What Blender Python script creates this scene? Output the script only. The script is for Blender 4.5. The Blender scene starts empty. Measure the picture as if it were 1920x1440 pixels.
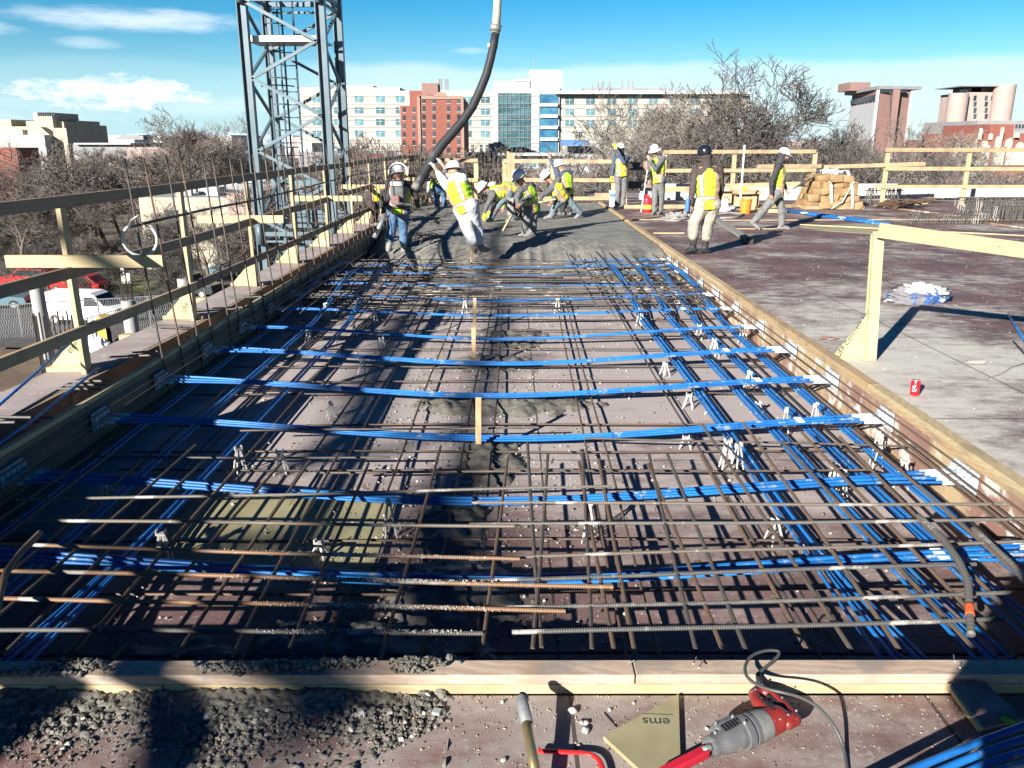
import bpy, bmesh, math, random
from mathutils import Vector, Matrix, noise
V = Vector
S = bpy.context.scene
COL = S.collection
R = math.radians
random.seed(7)

# ------------------------------------------------------------ camera, sky, sun, exposure
CAMZ, PITCH, FPX = 1.75, R(16.49), 1540.0
cd = bpy.data.cameras.new('camera'); cam = bpy.data.objects.new('camera', cd); COL.objects.link(cam)
cam.location = (0, 0, CAMZ); cam.rotation_euler = (R(90) - PITCH, 0, 0)
cd.sensor_width = 36; cd.lens = 36 * FPX / 1920; cd.clip_start = 0.05; cd.clip_end = 6000
S.camera = cam
SUN_EL, SUN_DIR = R(21), V((0.56, 0.83, 0)).normalized()          # SUN_DIR: the way the light travels over the ground
sd = bpy.data.lights.new('sun', 'SUN'); sun = bpy.data.objects.new('sun', sd); COL.objects.link(sun)
sd.energy = 5.0; sd.angle = R(0.5); sd.color = (1, 0.945, 0.86)
LD = (SUN_DIR * math.cos(SUN_EL) + V((0, 0, -math.sin(SUN_EL)))).normalized()
sun.rotation_euler = LD.to_track_quat('-Z', 'Y').to_euler()
S.view_settings.view_transform = 'Standard'; S.view_settings.look = 'None'
S.view_settings.exposure = 1.45; S.view_settings.gamma = 1
S.render.engine = 'CYCLES'
try:
    S.cycles.use_denoising = True; S.cycles.max_bounces = 6; S.cycles.diffuse_bounces = 3
    S.cycles.glossy_bounces = 2; S.cycles.transmission_bounces = 3; S.cycles.caustics_reflective = False; S.cycles.caustics_refractive = False
except Exception: pass
W = bpy.data.worlds.new('World'); S.world = W; W.use_nodes = True

class NG:
    """tiny node helper"""
    def __init__(s, tree): s.t = tree; s.n = tree.nodes; s.l = tree.links
    def node(s, typ, **kw):
        n = s.n.new(typ)
        for k, v in kw.items(): setattr(n, k, v)
        return n
    def put(s, sock, v):
        if isinstance(v, bpy.types.NodeSocket): s.l.new(v, sock)
        elif v is not None: sock.default_value = v
    def m(s, op, a, b=None, c=None, clamp=False):
        n = s.node('ShaderNodeMath', operation=op); n.use_clamp = clamp
        s.put(n.inputs[0], a)
        if b is not None: s.put(n.inputs[1], b)
        if c is not None: s.put(n.inputs[2], c)
        return n.outputs[0]
    def mix(s, f, a, b):
        n = s.node('ShaderNodeMix', data_type='RGBA')
        s.put(n.inputs[0], f)
        for i, v in ((6, a), (7, b)):
            s.put(n.inputs[i], (v[0], v[1], v[2], 1) if isinstance(v, tuple) else v)
        return n.outputs[2]
    def ramp(s, f, a, b, smooth=True):
        n = s.node('ShaderNodeMapRange', interpolation_type='SMOOTHSTEP' if smooth else 'LINEAR'); n.clamp = True
        s.put(n.inputs[0], f); n.inputs[1].default_value = a; n.inputs[2].default_value = b
        return n.outputs[0]
    def noise(s, vec, scale, detail=4, rough=.55, out=0):
        n = s.node('ShaderNodeTexNoise'); s.put(n.inputs['Vector'], vec)
        n.inputs['Scale'].default_value = scale; n.inputs['Detail'].default_value = detail; n.inputs['Roughness'].default_value = rough
        return n.outputs[out]
    def mapv(s, vec, sc=(1, 1, 1), loc=(0, 0, 0), rot=(0, 0, 0)):
        n = s.node('ShaderNodeMapping'); s.put(n.inputs[0], vec)
        n.inputs['Location'].default_value = loc; n.inputs['Scale'].default_value = sc; n.inputs['Rotation'].default_value = rot
        return n.outputs[0]

def build_sky():
    g = NG(W.node_tree); g.n.clear()
    out = g.node('ShaderNodeOutputWorld'); bg = g.node('ShaderNodeBackground'); g.l.new(bg.outputs[0], out.inputs[0])
    sky = g.node('ShaderNodeTexSky', sky_type='NISHITA'); sky.sun_disc = False
    sky.sun_elevation = SUN_EL; sky.sun_rotation = math.atan2(-SUN_DIR.x, -SUN_DIR.y) % (2 * math.pi)
    sky.altitude = 1600; sky.air_density = 1.0; sky.dust_density = .3; sky.ozone_density = 2.0
    hs = g.node('ShaderNodeHueSaturation'); g.l.new(sky.outputs[0], hs.inputs['Color'])
    hs.inputs['Hue'].default_value = .492; hs.inputs['Saturation'].default_value = 1.62; hs.inputs['Value'].default_value = 1.12
    tc = g.node('ShaderNodeTexCoord'); sp = g.node('ShaderNodeSeparateXYZ'); g.l.new(tc.outputs['Generated'], sp.inputs[0])
    az = g.m('MULTIPLY', g.m('ARCTAN2', sp.outputs[0], sp.outputs[1]), 57.2958)
    el = g.m('MULTIPLY', g.m('ARCSINE', sp.outputs[2]), 57.2958)
    cb = g.node('ShaderNodeCombineXYZ'); g.l.new(az, cb.inputs[0]); g.l.new(el, cb.inputs[1])
    n1 = g.noise(g.mapv(cb.outputs[0], (.16, .75, 1)), 1.0, 8, .62)
    n2 = g.noise(g.mapv(cb.outputs[0], (.42, 1.1, 1), (7, 3, 0)), 1.0, 10, .66)
    def ell(a0, e0, wa, we, ns, amp, soft, peak):
        r = g.m('ADD', g.m('POWER', g.m('DIVIDE', g.m('ABSOLUTE', g.m('SUBTRACT', az, a0)), wa), 2), g.m('POWER', g.m('DIVIDE', g.m('ABSOLUTE', g.m('SUBTRACT', el, e0)), we), 2))
        f = g.m('ADD', g.m('SUBTRACT', 1.0, r), g.m('MULTIPLY', g.m('SUBTRACT', ns, .5), amp))
        return g.m('MULTIPLY', g.ramp(f, 0, soft), peak)
    cs = [ell(-23, 6.9, 7.5, .9, n1, 2.6, 1.3, .75), ell(-32.5, 6.0, 4, .6, n1, 3.2, 1.2, .6), ell(-25.5, 5.5, 2.4, .4, n1, 2.5, 1.2, .4),
          ell(-24.3, 2.7, 6.2, 1.15, n2, 4.0, 1.0, 1.0), ell(-22, 2.1, 15, 1.0, n1, 3.2, 1.6, .45), ell(-30, 1.3, 14, .8, n2, 3, 1.6, .4),
          ell(-2.6, 5.6, 1.6, .25, n1, 2.5, 1.2, .35)]
    # thin veil along the horizon, its top edge waving
    top = g.m('ADD', 4.7, g.m('MULTIPLY', g.m('SUBTRACT', g.noise(g.mapv(cb.outputs[0], (.07, .02, 1), (2, 9, 0)), 1.0, 3, .5), .5), 3.2))
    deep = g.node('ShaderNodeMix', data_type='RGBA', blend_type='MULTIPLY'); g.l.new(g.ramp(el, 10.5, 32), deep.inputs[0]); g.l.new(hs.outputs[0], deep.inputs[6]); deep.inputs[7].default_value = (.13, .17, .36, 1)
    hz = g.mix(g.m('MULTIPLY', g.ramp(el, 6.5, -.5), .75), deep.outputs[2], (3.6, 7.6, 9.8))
    veil = g.m('MULTIPLY', g.ramp(g.m('SUBTRACT', top, el), -.15, .5), g.m('ADD', .22, g.m('MULTIPLY', g.ramp(az, -17, -8), .78)))
    veil = g.m('MULTIPLY', veil, g.m('ADD', .32, g.m('MULTIPLY', n1, .25)))
    f = veil
    for c in cs: f = g.m('MAXIMUM', f, c)
    f = g.m('MULTIPLY', f, g.ramp(el, -1.0, 0.3))
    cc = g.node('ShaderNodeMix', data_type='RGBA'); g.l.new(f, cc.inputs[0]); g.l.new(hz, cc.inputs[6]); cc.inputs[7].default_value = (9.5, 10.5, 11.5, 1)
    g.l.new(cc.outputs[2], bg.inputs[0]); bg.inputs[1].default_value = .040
build_sky()

# ------------------------------------------------------------ where a sight line of the photograph meets the place
def ray(px, py):
    f = V((0, math.cos(PITCH), -math.sin(PITCH))); u = V((0, math.sin(PITCH), math.cos(PITCH)))
    return f * FPX + V((px - 960, 0, 0)) + u * (720 - py)
def G(px, py, z=0.0):
    d = ray(px, py); t = (z - CAMZ) / d.z
    return V((0, 0, CAMZ)) + d * t
def A(px, py, Y):
    d = ray(px, py); return V((0, 0, CAMZ)) + d * (Y / d.y)

# ------------------------------------------------------------ mesh builder
class MB:
    def __init__(s): s.v = []; s.f = []; s.m = []; s.mi = 0
    def mat(s, i): s.mi = i; return s
    def add(s, vs, fs):
        b = len(s.v); s.v += [tuple(x) for x in vs]
        for f in fs: s.f.append(tuple(b + i for i in f)); s.m.append(s.mi)
        return s
    def box(s, c, d, rot=None):
        c = V(c); hx, hy, hz = d[0] / 2, d[1] / 2, d[2] / 2
        vs = [V((x, y, z)) for z in (-hz, hz) for y in (-hy, hy) for x in (-hx, hx)]
        if rot is not None:
            if not isinstance(rot, Matrix): rot = Matrix.Rotation(rot, 3, 'Z')
            vs = [rot @ p for p in vs]
        return s.add([p + c for p in vs], [(0, 2, 3, 1), (4, 5, 7, 6), (0, 1, 5, 4), (2, 6, 7, 3), (0, 4, 6, 2), (1, 3, 7, 5)])
    def box2(s, a, b):
        a, b = V(a), V(b); return s.box((a + b) / 2, (abs(b.x - a.x), abs(b.y - a.y), abs(b.z - a.z)))
    def beam(s, a, b, w, h, up=(0, 0, 1)):
        a, b = V(a), V(b); d = (b - a).normalized(); up = V(up)
        if abs(d.dot(up)) > .99: up = V((0, 1, 0))
        r = d.cross(up).normalized(); u = r.cross(d)
        vs = [p + r * x * w / 2 + u * y * h / 2 for p in (a, b) for x, y in ((-1, -1), (1, -1), (1, 1), (-1, 1))]
        return s.add(vs, [(3, 2, 1, 0), (4, 5, 6, 7), (0, 1, 5, 4), (1, 2, 6, 5), (2, 3, 7, 6), (3, 0, 4, 7)])
    def tube(s, pts, r, n=8, cap=True, flat=1.0, up=None):
        pts = [V(p) for p in pts]; k = len(pts)
        if not isinstance(r, (list, tuple)): r = [r] * k
        vs = []; nrm = None
        for i, p in enumerate(pts):
            t = (pts[min(i + 1, k - 1)] - pts[max(i - 1, 0)])
            t = t.normalized() if t.length > 1e-9 else V((0, 0, 1))
            if nrm is None:
                q = V(up) if up else (V((0, 0, 1)) if abs(t.z) < .9 else V((0, 1, 0)))
                nrm = (q - t * q.dot(t)).normalized()
            else:
                nrm = nrm - t * nrm.dot(t)
                nrm = nrm.normalized() if nrm.length > 1e-6 else t.orthogonal().normalized()
            b = t.cross(nrm)
            for j in range(n):
                a = 2 * math.pi * j / n
                vs.append(p + nrm * math.cos(a) * r[i] * flat + b * math.sin(a) * r[i])
        fs = [(i * n + j, i * n + (j + 1) % n, (i + 1) * n + (j + 1) % n, (i + 1) * n + j) for i in range(k - 1) for j in range(n)]
        if cap: fs += [tuple(reversed(range(n))), tuple((k - 1) * n + j for j in range(n))]
        return s.add(vs, fs)
    def cap(s, a, b, ra, rb, n=12):
        """round cone"""
        a, b = V(a), V(b); d = (b - a); L = d.length; d = d.normalized() if L > 1e-6 else V((0, 0, 1))
        P, Rr = [], []
        for q in (-1, -.92, -.7, -.38, 0): P.append(a + d * ra * q); Rr.append(max(ra * math.sqrt(max(0, 1 - q * q)), .0005))
        for q in (0, .38, .7, .92, 1): P.append(b + d * rb * q); Rr.append(max(rb * math.sqrt(max(0, 1 - q * q)), .0005))
        return s.tube(P, Rr, n)
    def ell(s, c, fr, r, n=14, m=9):
        """ellipsoid: frame (x,y,z axes), radii"""
        c = V(c); vs = []
        for i in range(m + 1):
            th = math.pi * i / m
            for j in range(n):
                ph = 2 * math.pi * j / n
                p = (math.sin(th) * math.cos(ph) * r[0], math.sin(th) * math.sin(ph) * r[1], math.cos(th) * r[2])
                vs.append(c + fr[0] * p[0] + fr[1] * p[1] + fr[2] * p[2])
        return s.add(vs, [(i * n + j, (i + 1) * n + j, (i + 1) * n + (j + 1) % n, i * n + (j + 1) % n) for i in range(m) for j in range(n)])
    def lathe(s, prof, c=(0, 0, 0), n=24, fr=None, cap=True):
        c = V(c); fr = fr or (V((1, 0, 0)), V((0, 1, 0)), V((0, 0, 1))); k = len(prof)
        vs = [c + fr[0] * r * math.cos(2 * math.pi * j / n) + fr[1] * r * math.sin(2 * math.pi * j / n) + fr[2] * z for r, z in prof for j in range(n)]
        fs = [(i * n + j, i * n + (j + 1) % n, (i + 1) * n + (j + 1) % n, (i + 1) * n + j) for i in range(k - 1) for j in range(n)]
        if cap: fs += [tuple(reversed(range(n))), tuple((k - 1) * n + j for j in range(n))]
        return s.add(vs, fs)
    def prism(s, poly, off):
        """closed polygon (list of 3D points) extruded by off"""
        off = V(off); poly = [V(p) for p in poly]; n = len(poly)
        return s.add(poly + [p + off for p in poly], [tuple(reversed(range(n))), tuple(range(n, 2 * n))] + [(i, (i + 1) % n, n + (i + 1) % n, n + i) for i in range(n)])
    def rock(s, c, r, sub=0, jag=.3):
        t = (1 + 5 ** .5) / 2
        if not hasattr(MB, 'ico'):
            MB.ico = []
            for sb in (1, 2, 3):
                bm = bmesh.new(); bmesh.ops.create_icosphere(bm, subdivisions=sb, radius=1)
                bm.verts.ensure_lookup_table(); MB.ico.append(([v.co.copy() for v in bm.verts], [tuple(v.index for v in f.verts) for f in bm.faces])); bm.free()
        vs, fs = MB.ico[sub]; c = V(c); o = V((random.random() * 50, random.random() * 50, random.random() * 50))
        sc = V((random.uniform(.7, 1.25), random.uniform(.7, 1.25), random.uniform(.55, .95)))
        rz = Matrix.Rotation(random.random() * 6.28, 3, 'Z')
        out = []
        for v in vs:
            k = 1 + jag * noise.noise(v * 1.3 + o) + (jag * .8 * noise.noise(v * 3.1 + o) + jag * .4 * noise.noise(v * 7 + o) if sub else 0)
            out.append(c + rz @ V((v.x * sc.x, v.y * sc.y, v.z * sc.z)) * (r * k))
        return s.add(out, fs)
    def build(s, name, mats, parent=None, origin=None, smooth=False, bevel=0, auto=None):
        if parent is not None: o0 = parent_origin(parent)
        else: o0 = V(origin) if origin is not None else V((0, 0, 0))
        me = bpy.data.meshes.new(name)
        me.from_pydata([(x[0] - o0.x, x[1] - o0.y, x[2] - o0.z) for x in s.v], [], s.f)
        if not isinstance(mats, (list, tuple)): mats = [mats]
        for m in mats: me.materials.append(m)
        if len(mats) > 1: me.polygons.foreach_set('material_index', s.m)
        if smooth: me.polygons.foreach_set('use_smooth', [True] * len(me.polygons))
        me.update()
        if auto and smooth:
            try: me.set_sharp_from_angle(angle=R(auto))
            except Exception: pass
        ob = bpy.data.objects.new(name, me); COL.objects.link(ob)
        if parent is not None: ob.parent = parent
        else: ob.location = o0
        if bevel:
            b = ob.modifiers.new('bevel', 'BEVEL'); b.width = bevel; b.segments = 2; b.limit_method = 'ANGLE'
        return ob
def parent_origin(o):
    p = V((0, 0, 0))
    while o is not None: p += V(o.location); o = o.parent
    return p
def thing(name, loc, label, cat, group=None):
    o = bpy.data.objects.new(name, None); COL.objects.link(o); o.location = V(loc); o.empty_display_size = .2
    return tag(o, label, cat, group)
def tag(o, label=None, cat=None, group=None, kind=None):
    if label: o['label'] = label
    if cat: o['category'] = cat
    if group: o['group'] = group
    if kind: o['kind'] = kind
    return o
def copy_tree(o, loc=None, rotz=None, parent=None):
    kids = list(KIDS.get(o.name, [])) or [c for c in o.children]
    c = o.copy(); COL.objects.link(c)
    if parent is not None: c.parent = parent
    if loc is not None: c.location = V(loc)
    if rotz is not None: c.rotation_euler = (0, 0, rotz)
    for k in kids: copy_tree(k, parent=c)
    return c
KIDS = {}

# ------------------------------------------------------------ materials
def new_mat(name):
    m = bpy.data.materials.new(name); m.use_nodes = True; g = NG(m.node_tree)
    b = next(n for n in g.n if n.type == 'BSDF_PRINCIPLED')
    return m, g, b
def coords(g, kind='Object'):
    return g.node('ShaderNodeTexCoord').outputs[kind]
def bump(g, b, h, dist, st=.6):
    n = g.node('ShaderNodeBump'); n.inputs['Strength'].default_value = st; n.inputs['Distance'].default_value = dist
    g.l.new(h, n.inputs['Height']); g.l.new(n.outputs[0], b.inputs['Normal'])
def M(name, c1, c2=None, scale=6, rough=.7, bmp=0, metal=0, stretch=(1, 1, 1), lo=.35, hi=.65, c3=None, s3=30, lo3=.6, hi3=.7, rnd=0, spec=None, detail=5, world=False):
    m, g, b = new_mat(name); col = (c1[0], c1[1], c1[2], 1)
    if world:
        vec = g.node('ShaderNodeNewGeometry').outputs['Position']
    else: vec = coords(g)
    v = g.mapv(vec, stretch)
    last = None
    if c2:
        n = g.noise(v, scale, detail, .6); last = g.mix(g.ramp(n, lo, hi), tuple(c1), tuple(c2))
        if c3: last = g.mix(g.ramp(g.noise(v, s3, 4, .6), lo3, hi3), last, tuple(c3))
    if rnd:
        oi = g.node('ShaderNodeObjectInfo'); hs = g.node('ShaderNodeHueSaturation')
        g.put(hs.inputs['Color'], last if last is not None else col)
        g.l.new(g.m('ADD', 1 - rnd / 2, g.m('MULTIPLY', oi.outputs['Random'], rnd)), hs.inputs['Value'])
        last = hs.outputs[0]
    if last is not None: g.l.new(last, b.inputs['Base Color'])
    else: b.inputs['Base Color'].default_value = col
    b.inputs['Roughness'].default_value = rough; b.inputs['Metallic'].default_value = metal
    if spec is not None: b.inputs['Specular IOR Level'].default_value = spec
    if bmp: bump(g, b, g.noise(v, scale * 3, 5, .6), bmp)
    return m
def wood(name, ca, cb, knots=True, dirt=0):
    """sawn lumber, grain along the longest object axis is close enough from stretched noise on all three"""
    m, g, b = new_mat(name); c = coords(g); oi = g.node('ShaderNodeObjectInfo')
    off = g.node('ShaderNodeVectorMath', operation='ADD'); g.l.new(c, off.inputs[0]); g.l.new(oi.outputs['Random'], off.inputs[1])
    vec = off.outputs[0]
    n1 = g.noise(g.mapv(vec, (1.2, 1.2, 1.2)), 3, 3, .5)
    gr = g.node('ShaderNodeTexWave', wave_type='RINGS', rings_direction='SPHERICAL'); g.l.new(g.mapv(vec, (.25, .9, 1.1), (.3, .2, .4)), gr.inputs[0])
    gr.inputs['Scale'].default_value = 14; gr.inputs['Distortion'].default_value = 7; gr.inputs['Detail'].default_value = 3; gr.inputs['Detail Scale'].default_value = 1.2
    col = g.mix(g.m('MULTIPLY', gr.outputs['Fac'], .75), tuple(ca), tuple(cb))
    col = g.mix(g.ramp(n1, .45, .75), col, tuple(x * .82 for x in cb))
    if knots:
        vo = g.node('ShaderNodeTexVoronoi'); g.l.new(g.mapv(vec, (2.3, 2.3, 6)), vo.inputs['Vector']); vo.inputs['Scale'].default_value = 1.6
        col = g.mix(g.ramp(vo.outputs['Distance'], .075, .045), col, (cb[0] * .42, cb[1] * .3, cb[2] * .25))
    if dirt: col = g.mix(g.m('MULTIPLY', g.ramp(g.noise(vec, 3.5, 7, .7), .45, .62), dirt), col, (.2, .19, .175))
    hs = g.node('ShaderNodeHueSaturation'); g.l.new(col, hs.inputs['Color']); g.l.new(g.m('ADD', .85, g.m('MULTIPLY', oi.outputs['Random'], .3)), hs.inputs['Value'])
    g.l.new(hs.outputs[0], b.inputs['Base Color']); b.inputs['Roughness'].default_value = .75
    bump(g, b, g.noise(g.mapv(vec, (3, 8, 8)), 12, 5, .6), .002)
    return m
m_pine = wood('pine_lumber', (.42, .305, .175), (.33, .22, .115), dirt=.35)
m_pale = wood('pale_pine', (.46, .375, .225), (.40, .30, .16), dirt=.2)
m_weather = wood('dirty_plank', (.42, .34, .27), (.34, .23, .16), dirt=.65)
m_railbrown = wood('stained_rail', (.27, .195, .125), (.21, .145, .09), dirt=.3)
m_ply = M('plywood_yellow', (.44, .38, .21), (.39, .32, .165), 4, .7, .001, rnd=.12)
m_olive = M('coated_panel_olive', (.31, .28, .165), (.25, .225, .13), 5, .6, .0008, c3=(.22, .19, .12), s3=60, lo3=.66, hi3=.72)
def phenolic(name, base, dusty, seams=True, dust=.5, grad=0, side=0):
    """film faced plywood sheets, dusty and splashed with dried laitance"""
    m, g, b = new_mat(name); p = g.node('ShaderNodeNewGeometry').outputs['Position']
    n1 = g.noise(g.mapv(p, (.7, .75, 1)), .9, 9, .66); n2 = g.noise(g.mapv(p, (2.2, 4.2, 1), rot=(0, 0, .5)), 2.0, 8, .72)
    n3 = g.noise(p, 45, 4, .6)
    col = g.mix(g.ramp(g.noise(p, 1.1, 3, .5), .35, .7), tuple(base), tuple(x * .62 for x in base))
    f = g.m('ADD', g.m('MULTIPLY', n1, .62), g.m('MULTIPLY', n2, .38))
    if side:
        sx = g.node('ShaderNodeSeparateXYZ'); g.l.new(p, sx.inputs[0])
        f = g.m('ADD', f, g.m('MULTIPLY', g.m('SUBTRACT', g.m('MULTIPLY', g.ramp(sx.outputs[0], 6.5, 3.2), g.ramp(sx.outputs[1], 12, 7)), .4), side))
    if grad:
        sy = g.node('ShaderNodeSeparateXYZ'); g.l.new(p, sy.inputs[0])
        f = g.m('ADD', f, g.m('MULTIPLY', g.m('SUBTRACT', g.ramp(sy.outputs[1], 3.0, 6.2), .62), grad))
    col = g.mix(g.ramp(f, dust - .09, dust + .13), col, tuple(dusty))
    col = g.mix(g.m('MULTIPLY', g.ramp(n3, .58, .7), .5), col, (.40, .38, .34))
    if seams:
        sp = g.node('ShaderNodeSeparateXYZ'); g.l.new(p, sp.inputs[0])
        def line(s_, per, off, w):
            a = g.m('ABSOLUTE', g.m('SUBTRACT', g.m('FRACT', g.m('DIVIDE', g.m('ADD', s_, off), per)), .5))
            return g.m('GREATER_THAN', a, .5 - w / per)
        ln = g.m('MAXIMUM', line(sp.outputs[0], 1.22, 30.3, .007), line(sp.outputs[1], 2.44, 60.55, .007))
        col = g.mix(g.m('MULTIPLY', ln, .85), col, (.03, .022, .02))
    g.l.new(col, b.inputs['Base Color']); g.l.new(g.m('ADD', .42, g.m('MULTIPLY', f, .5)), b.inputs['Roughness'])
    bump(g, b, g.m('ADD', n2, g.m('MULTIPLY', n3, .4)), .004, .35)
    return m
m_deck = phenolic('film_faced_deck', (.135, .075, .07), (.47, .455, .415), dust=.50, side=.13)
m_pan = phenolic('film_faced_pan', (.17, .105, .10), (.38, .33, .315), dust=.45, grad=.20)
m_front = phenolic('film_faced_front', (.19, .105, .092), (.30, .265, .245), dust=.46)
m_formface = M('form_face', (.22, .125, .10), (.38, .29, .17), 1.4, .6, .001, stretch=(.6, .9, 1), lo=.42, hi=.6, c3=(.5, .46, .43), s3=5, lo3=.52, hi3=.62)
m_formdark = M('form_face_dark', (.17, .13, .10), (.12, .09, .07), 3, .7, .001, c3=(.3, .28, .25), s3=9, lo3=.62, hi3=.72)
m_walk = M('walkway_ply', (.36, .31, .30), (.28, .23, .22), 2.5, .75, .001, c3=(.45, .42, .38), s3=14, lo3=.6, hi3=.7)
def steel(name, c1, c2, ribs=False, concrete=0):
    m, g, b = new_mat(name); c = coords(g); oi = g.node('ShaderNodeObjectInfo')
    n = g.noise(c, 7, 5, .65)
    col = g.mix(g.ramp(g.m('ADD', n, g.m('MULTIPLY', g.m('SUBTRACT', oi.outputs['Random'], .5), .35)), .42, .62), tuple(c1), tuple(c2))
    if concrete: col = g.mix(g.ramp(g.noise(c, 2.6, 5, .6), .56, .62), col, (.38, .36, .33))
    g.l.new(col, b.inputs['Base Color']); b.inputs['Roughness'].default_value = .62; b.inputs['Metallic'].default_value = .25
    bump(g, b, g.noise(c, 90, 3, .6), .001)
    return m
m_rebar = steel('rebar_steel', (.07, .064, .06), (.12, .078, .052))
m_rebar_n = steel('rebar_near', (.14, .12, .10), (.20, .115, .065), concrete=.5)
m_rebar_g = steel('rebar_grey', (.085, .083, .08), (.13, .12, .105), concrete=.5)
m_rebar_r = steel('rebar_rust', (.09, .074, .062), (.135, .092, .064))
m_blue = M('blue_sheathing', (.010, .105, .34), (.012, .15, .43), 3, .42, 0, c3=(.20, .25, .30), s3=11, lo3=.58, hi3=.68, rnd=.25)
m_whitep = M('white_plastic', (.5, .5, .47), (.4, .39, .37), 12, .5)
m_tie = M('white_tape', (.82, .82, .8))
m_wet = M('fresh_concrete', (.155, .15, .135), (.235, .225, .20), 2.2, .62, .02, c3=(.10, .098, .09), s3=16, lo3=.56, hi3=.68, world=True)
m_wetd = M('wet_concrete_lumps', (.11, .104, .086), (.17, .16, .138), 6, .6, .012, c3=(.045, .042, .036), s3=30, lo3=.58, hi3=.7, world=True)
m_stone = M('gravel', (.36, .34, .31), (.5, .48, .44), 10, .8, .003, world=True, c3=(.22, .21, .19), s3=14, lo3=.5, hi3=.6)
m_black = M('black_rubber', (.018, .018, .02), (.035, .034, .034), 9, .5, .001)
m_hose = M('hose_rubber', (.02, .021, .024), (.15, .145, .13), 2.4, .55, .002, stretch=(1, 1, .5), lo=.5, hi=.72)
m_mast = M('mast_steel', (.075, .115, .142), (.10, .142, .17), 1.6, .45, .001, metal=.15, c3=(.16, .17, .17), s3=7, lo3=.62, hi3=.72)
m_white = M('white_paint', (.8, .8, .78))
m_zinc = M('zinc', (.45, .46, .47), (.36, .37, .38), 9, .4, metal=.7)
# ============================================================ LARGE STRUCTURE: the deck, the pan, the forms
ZD, ZP, ZF = -.076, -.38, -.38            # deck, pan floor
RX, RX2 = 2.66, 2.60                        # inner face of the right form near / far
def rx(y): return 2.70 + (2.60 - 2.70) * (y - 4) / 21.5
def lx(y): return -3.03 + .0215 * (y - 2.5)
YN, YE = 2.49, 25.2
# ground far below, reaching the horizon
def ground_mat():
    m, g, b = new_mat('ground'); p = g.node('ShaderNodeNewGeometry').outputs['Position']
    n1 = g.noise(p, .035, 6, .6); n2 = g.noise(p, .5, 6, .65)
    col = g.mix(g.ramp(n1, .42, .55), (.055, .052, .05), (.10, .082, .055))
    col = g.mix(g.ramp(n2, .45, .6), col, (.13, .11, .085))
    g.l.new(col, b.inputs['Base Color']); b.inputs['Roughness'].default_value = .9
    bump(g, b, n2, .1)
    return m
ZG = -10.0
tag(MB().add([(-2600, -900, ZG), (2600, -900, ZG), (2600, 4200, ZG), (-2600, 4200, ZG)], [(0, 1, 2, 3)]).build('ground', ground_mat()), kind='structure')
# the building under the deck
b = MB(); b.box2((-3.5, -6, ZG), (14, 31.5, -.62)); tag(b.build('building_body', M('shell_concrete', (.3, .29, .27), (.24, .23, .21), 1.5, .85, .002)), kind='structure')
# right deck sheet, front deck sheet, pan floor
b = MB(); b.add([(rx(2.4) + .085, 2.4, ZD), (22, 2.4, ZD), (22, 31.8, ZD), (rx(31.8) + .085, 31.8, ZD)], [(0, 1, 2, 3)])
b.add([(rx(2.4) + .085, 2.4, -.6), (22, 2.4, -.6), (22, 31.8, -.6), (2.685, 31.8, -.6), (22, 2.4, ZD), (22, 31.8, ZD)], [(0, 3, 2, 1), (1, 2, 5, 4)])
tag(b.build('deck', m_deck), kind='structure')
b = MB(); b.add([(-4.2, -6, ZD), (22, -6, ZD), (22, 2.4, ZD), (-4.2, 2.4, ZD)], [(0, 1, 2, 3)]); tag(b.build('front_deck', m_front), kind='structure')
b = MB(); b.add([(-3.1, 2.3, ZP), (2.8, 2.3, ZP), (2.8, 26, ZP), (-3.1, 26, ZP)], [(0, 1, 2, 3)]); tag(b.build('pan_floor', m_pan), kind='structure')
# olive replacement sheets laid in the pan and the deck
b = MB(); q = [G(405, 1000, ZP), G(640, 1020, ZP), G(745, 905, ZP), G(560, 860, ZP)]
q = [V((-1.95, 3.80, ZP)), V((-.72, 3.80, ZP)), V((-.72, 4.72, ZP)), V((-1.95, 4.72, ZP))]
b.prism([p + V((0, 0, .001)) for p in q], (0, 0, .004)); tag(b.build('panel_patch', m_olive, origin=q[0]), 'olive coated sheet laid on the pan floor under the bars', 'sheet')
b = MB(); q = [G(1545, 433, ZD), G(1880, 455, ZD), G(1650, 418, ZD), G(1500, 425, ZD)]
b.prism([p + V((0, 0, .001)) for p in q], (0, 0, .005)); tag(b.build('deck_patch', m_olive, origin=q[0]), 'olive grey sheet let into the brown deck behind the near rail', 'sheet')
# forms ---------------------------------------------------------------
def two_by(name, a, b_, w, h, mat, parent=None, lift=0, bevel=.003, label=None, cat=None, group=None, up=(0, 0, 1)):
    a, b_ = V(a), V(b_); mid = (a + b_) / 2; L = (b_ - a).length; d = (b_ - a).normalized()
    me = MB().beam(V((-L / 2, 0, 0)), V((L / 2, 0, 0)), w, h)
    o = me.build(name, mat, bevel=bevel)
    upv = V(up); x = d; y = upv.cross(x)
    y = y.normalized() if y.length > 1e-5 else V((0, 1, 0)); z = x.cross(y)
    o.matrix_world = Matrix((( x.x, y.x, z.x, mid.x), (x.y, y.y, z.y, mid.y), (x.z, y.z, z.z, mid.z), (0, 0, 0, 1)))
    if parent is not None:
        o.parent = parent; o.matrix_parent_inverse = Matrix.Identity(4)
        mw = Matrix(((x.x, y.x, z.x, mid.x), (x.y, y.y, z.y, mid.y), (x.z, y.z, z.z, mid.z), (0, 0, 0, 1)))
        o.matrix_basis = Matrix.Translation(-parent_origin(parent)) @ mw
    if label: tag(o, label, cat, group)
    return o
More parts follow.
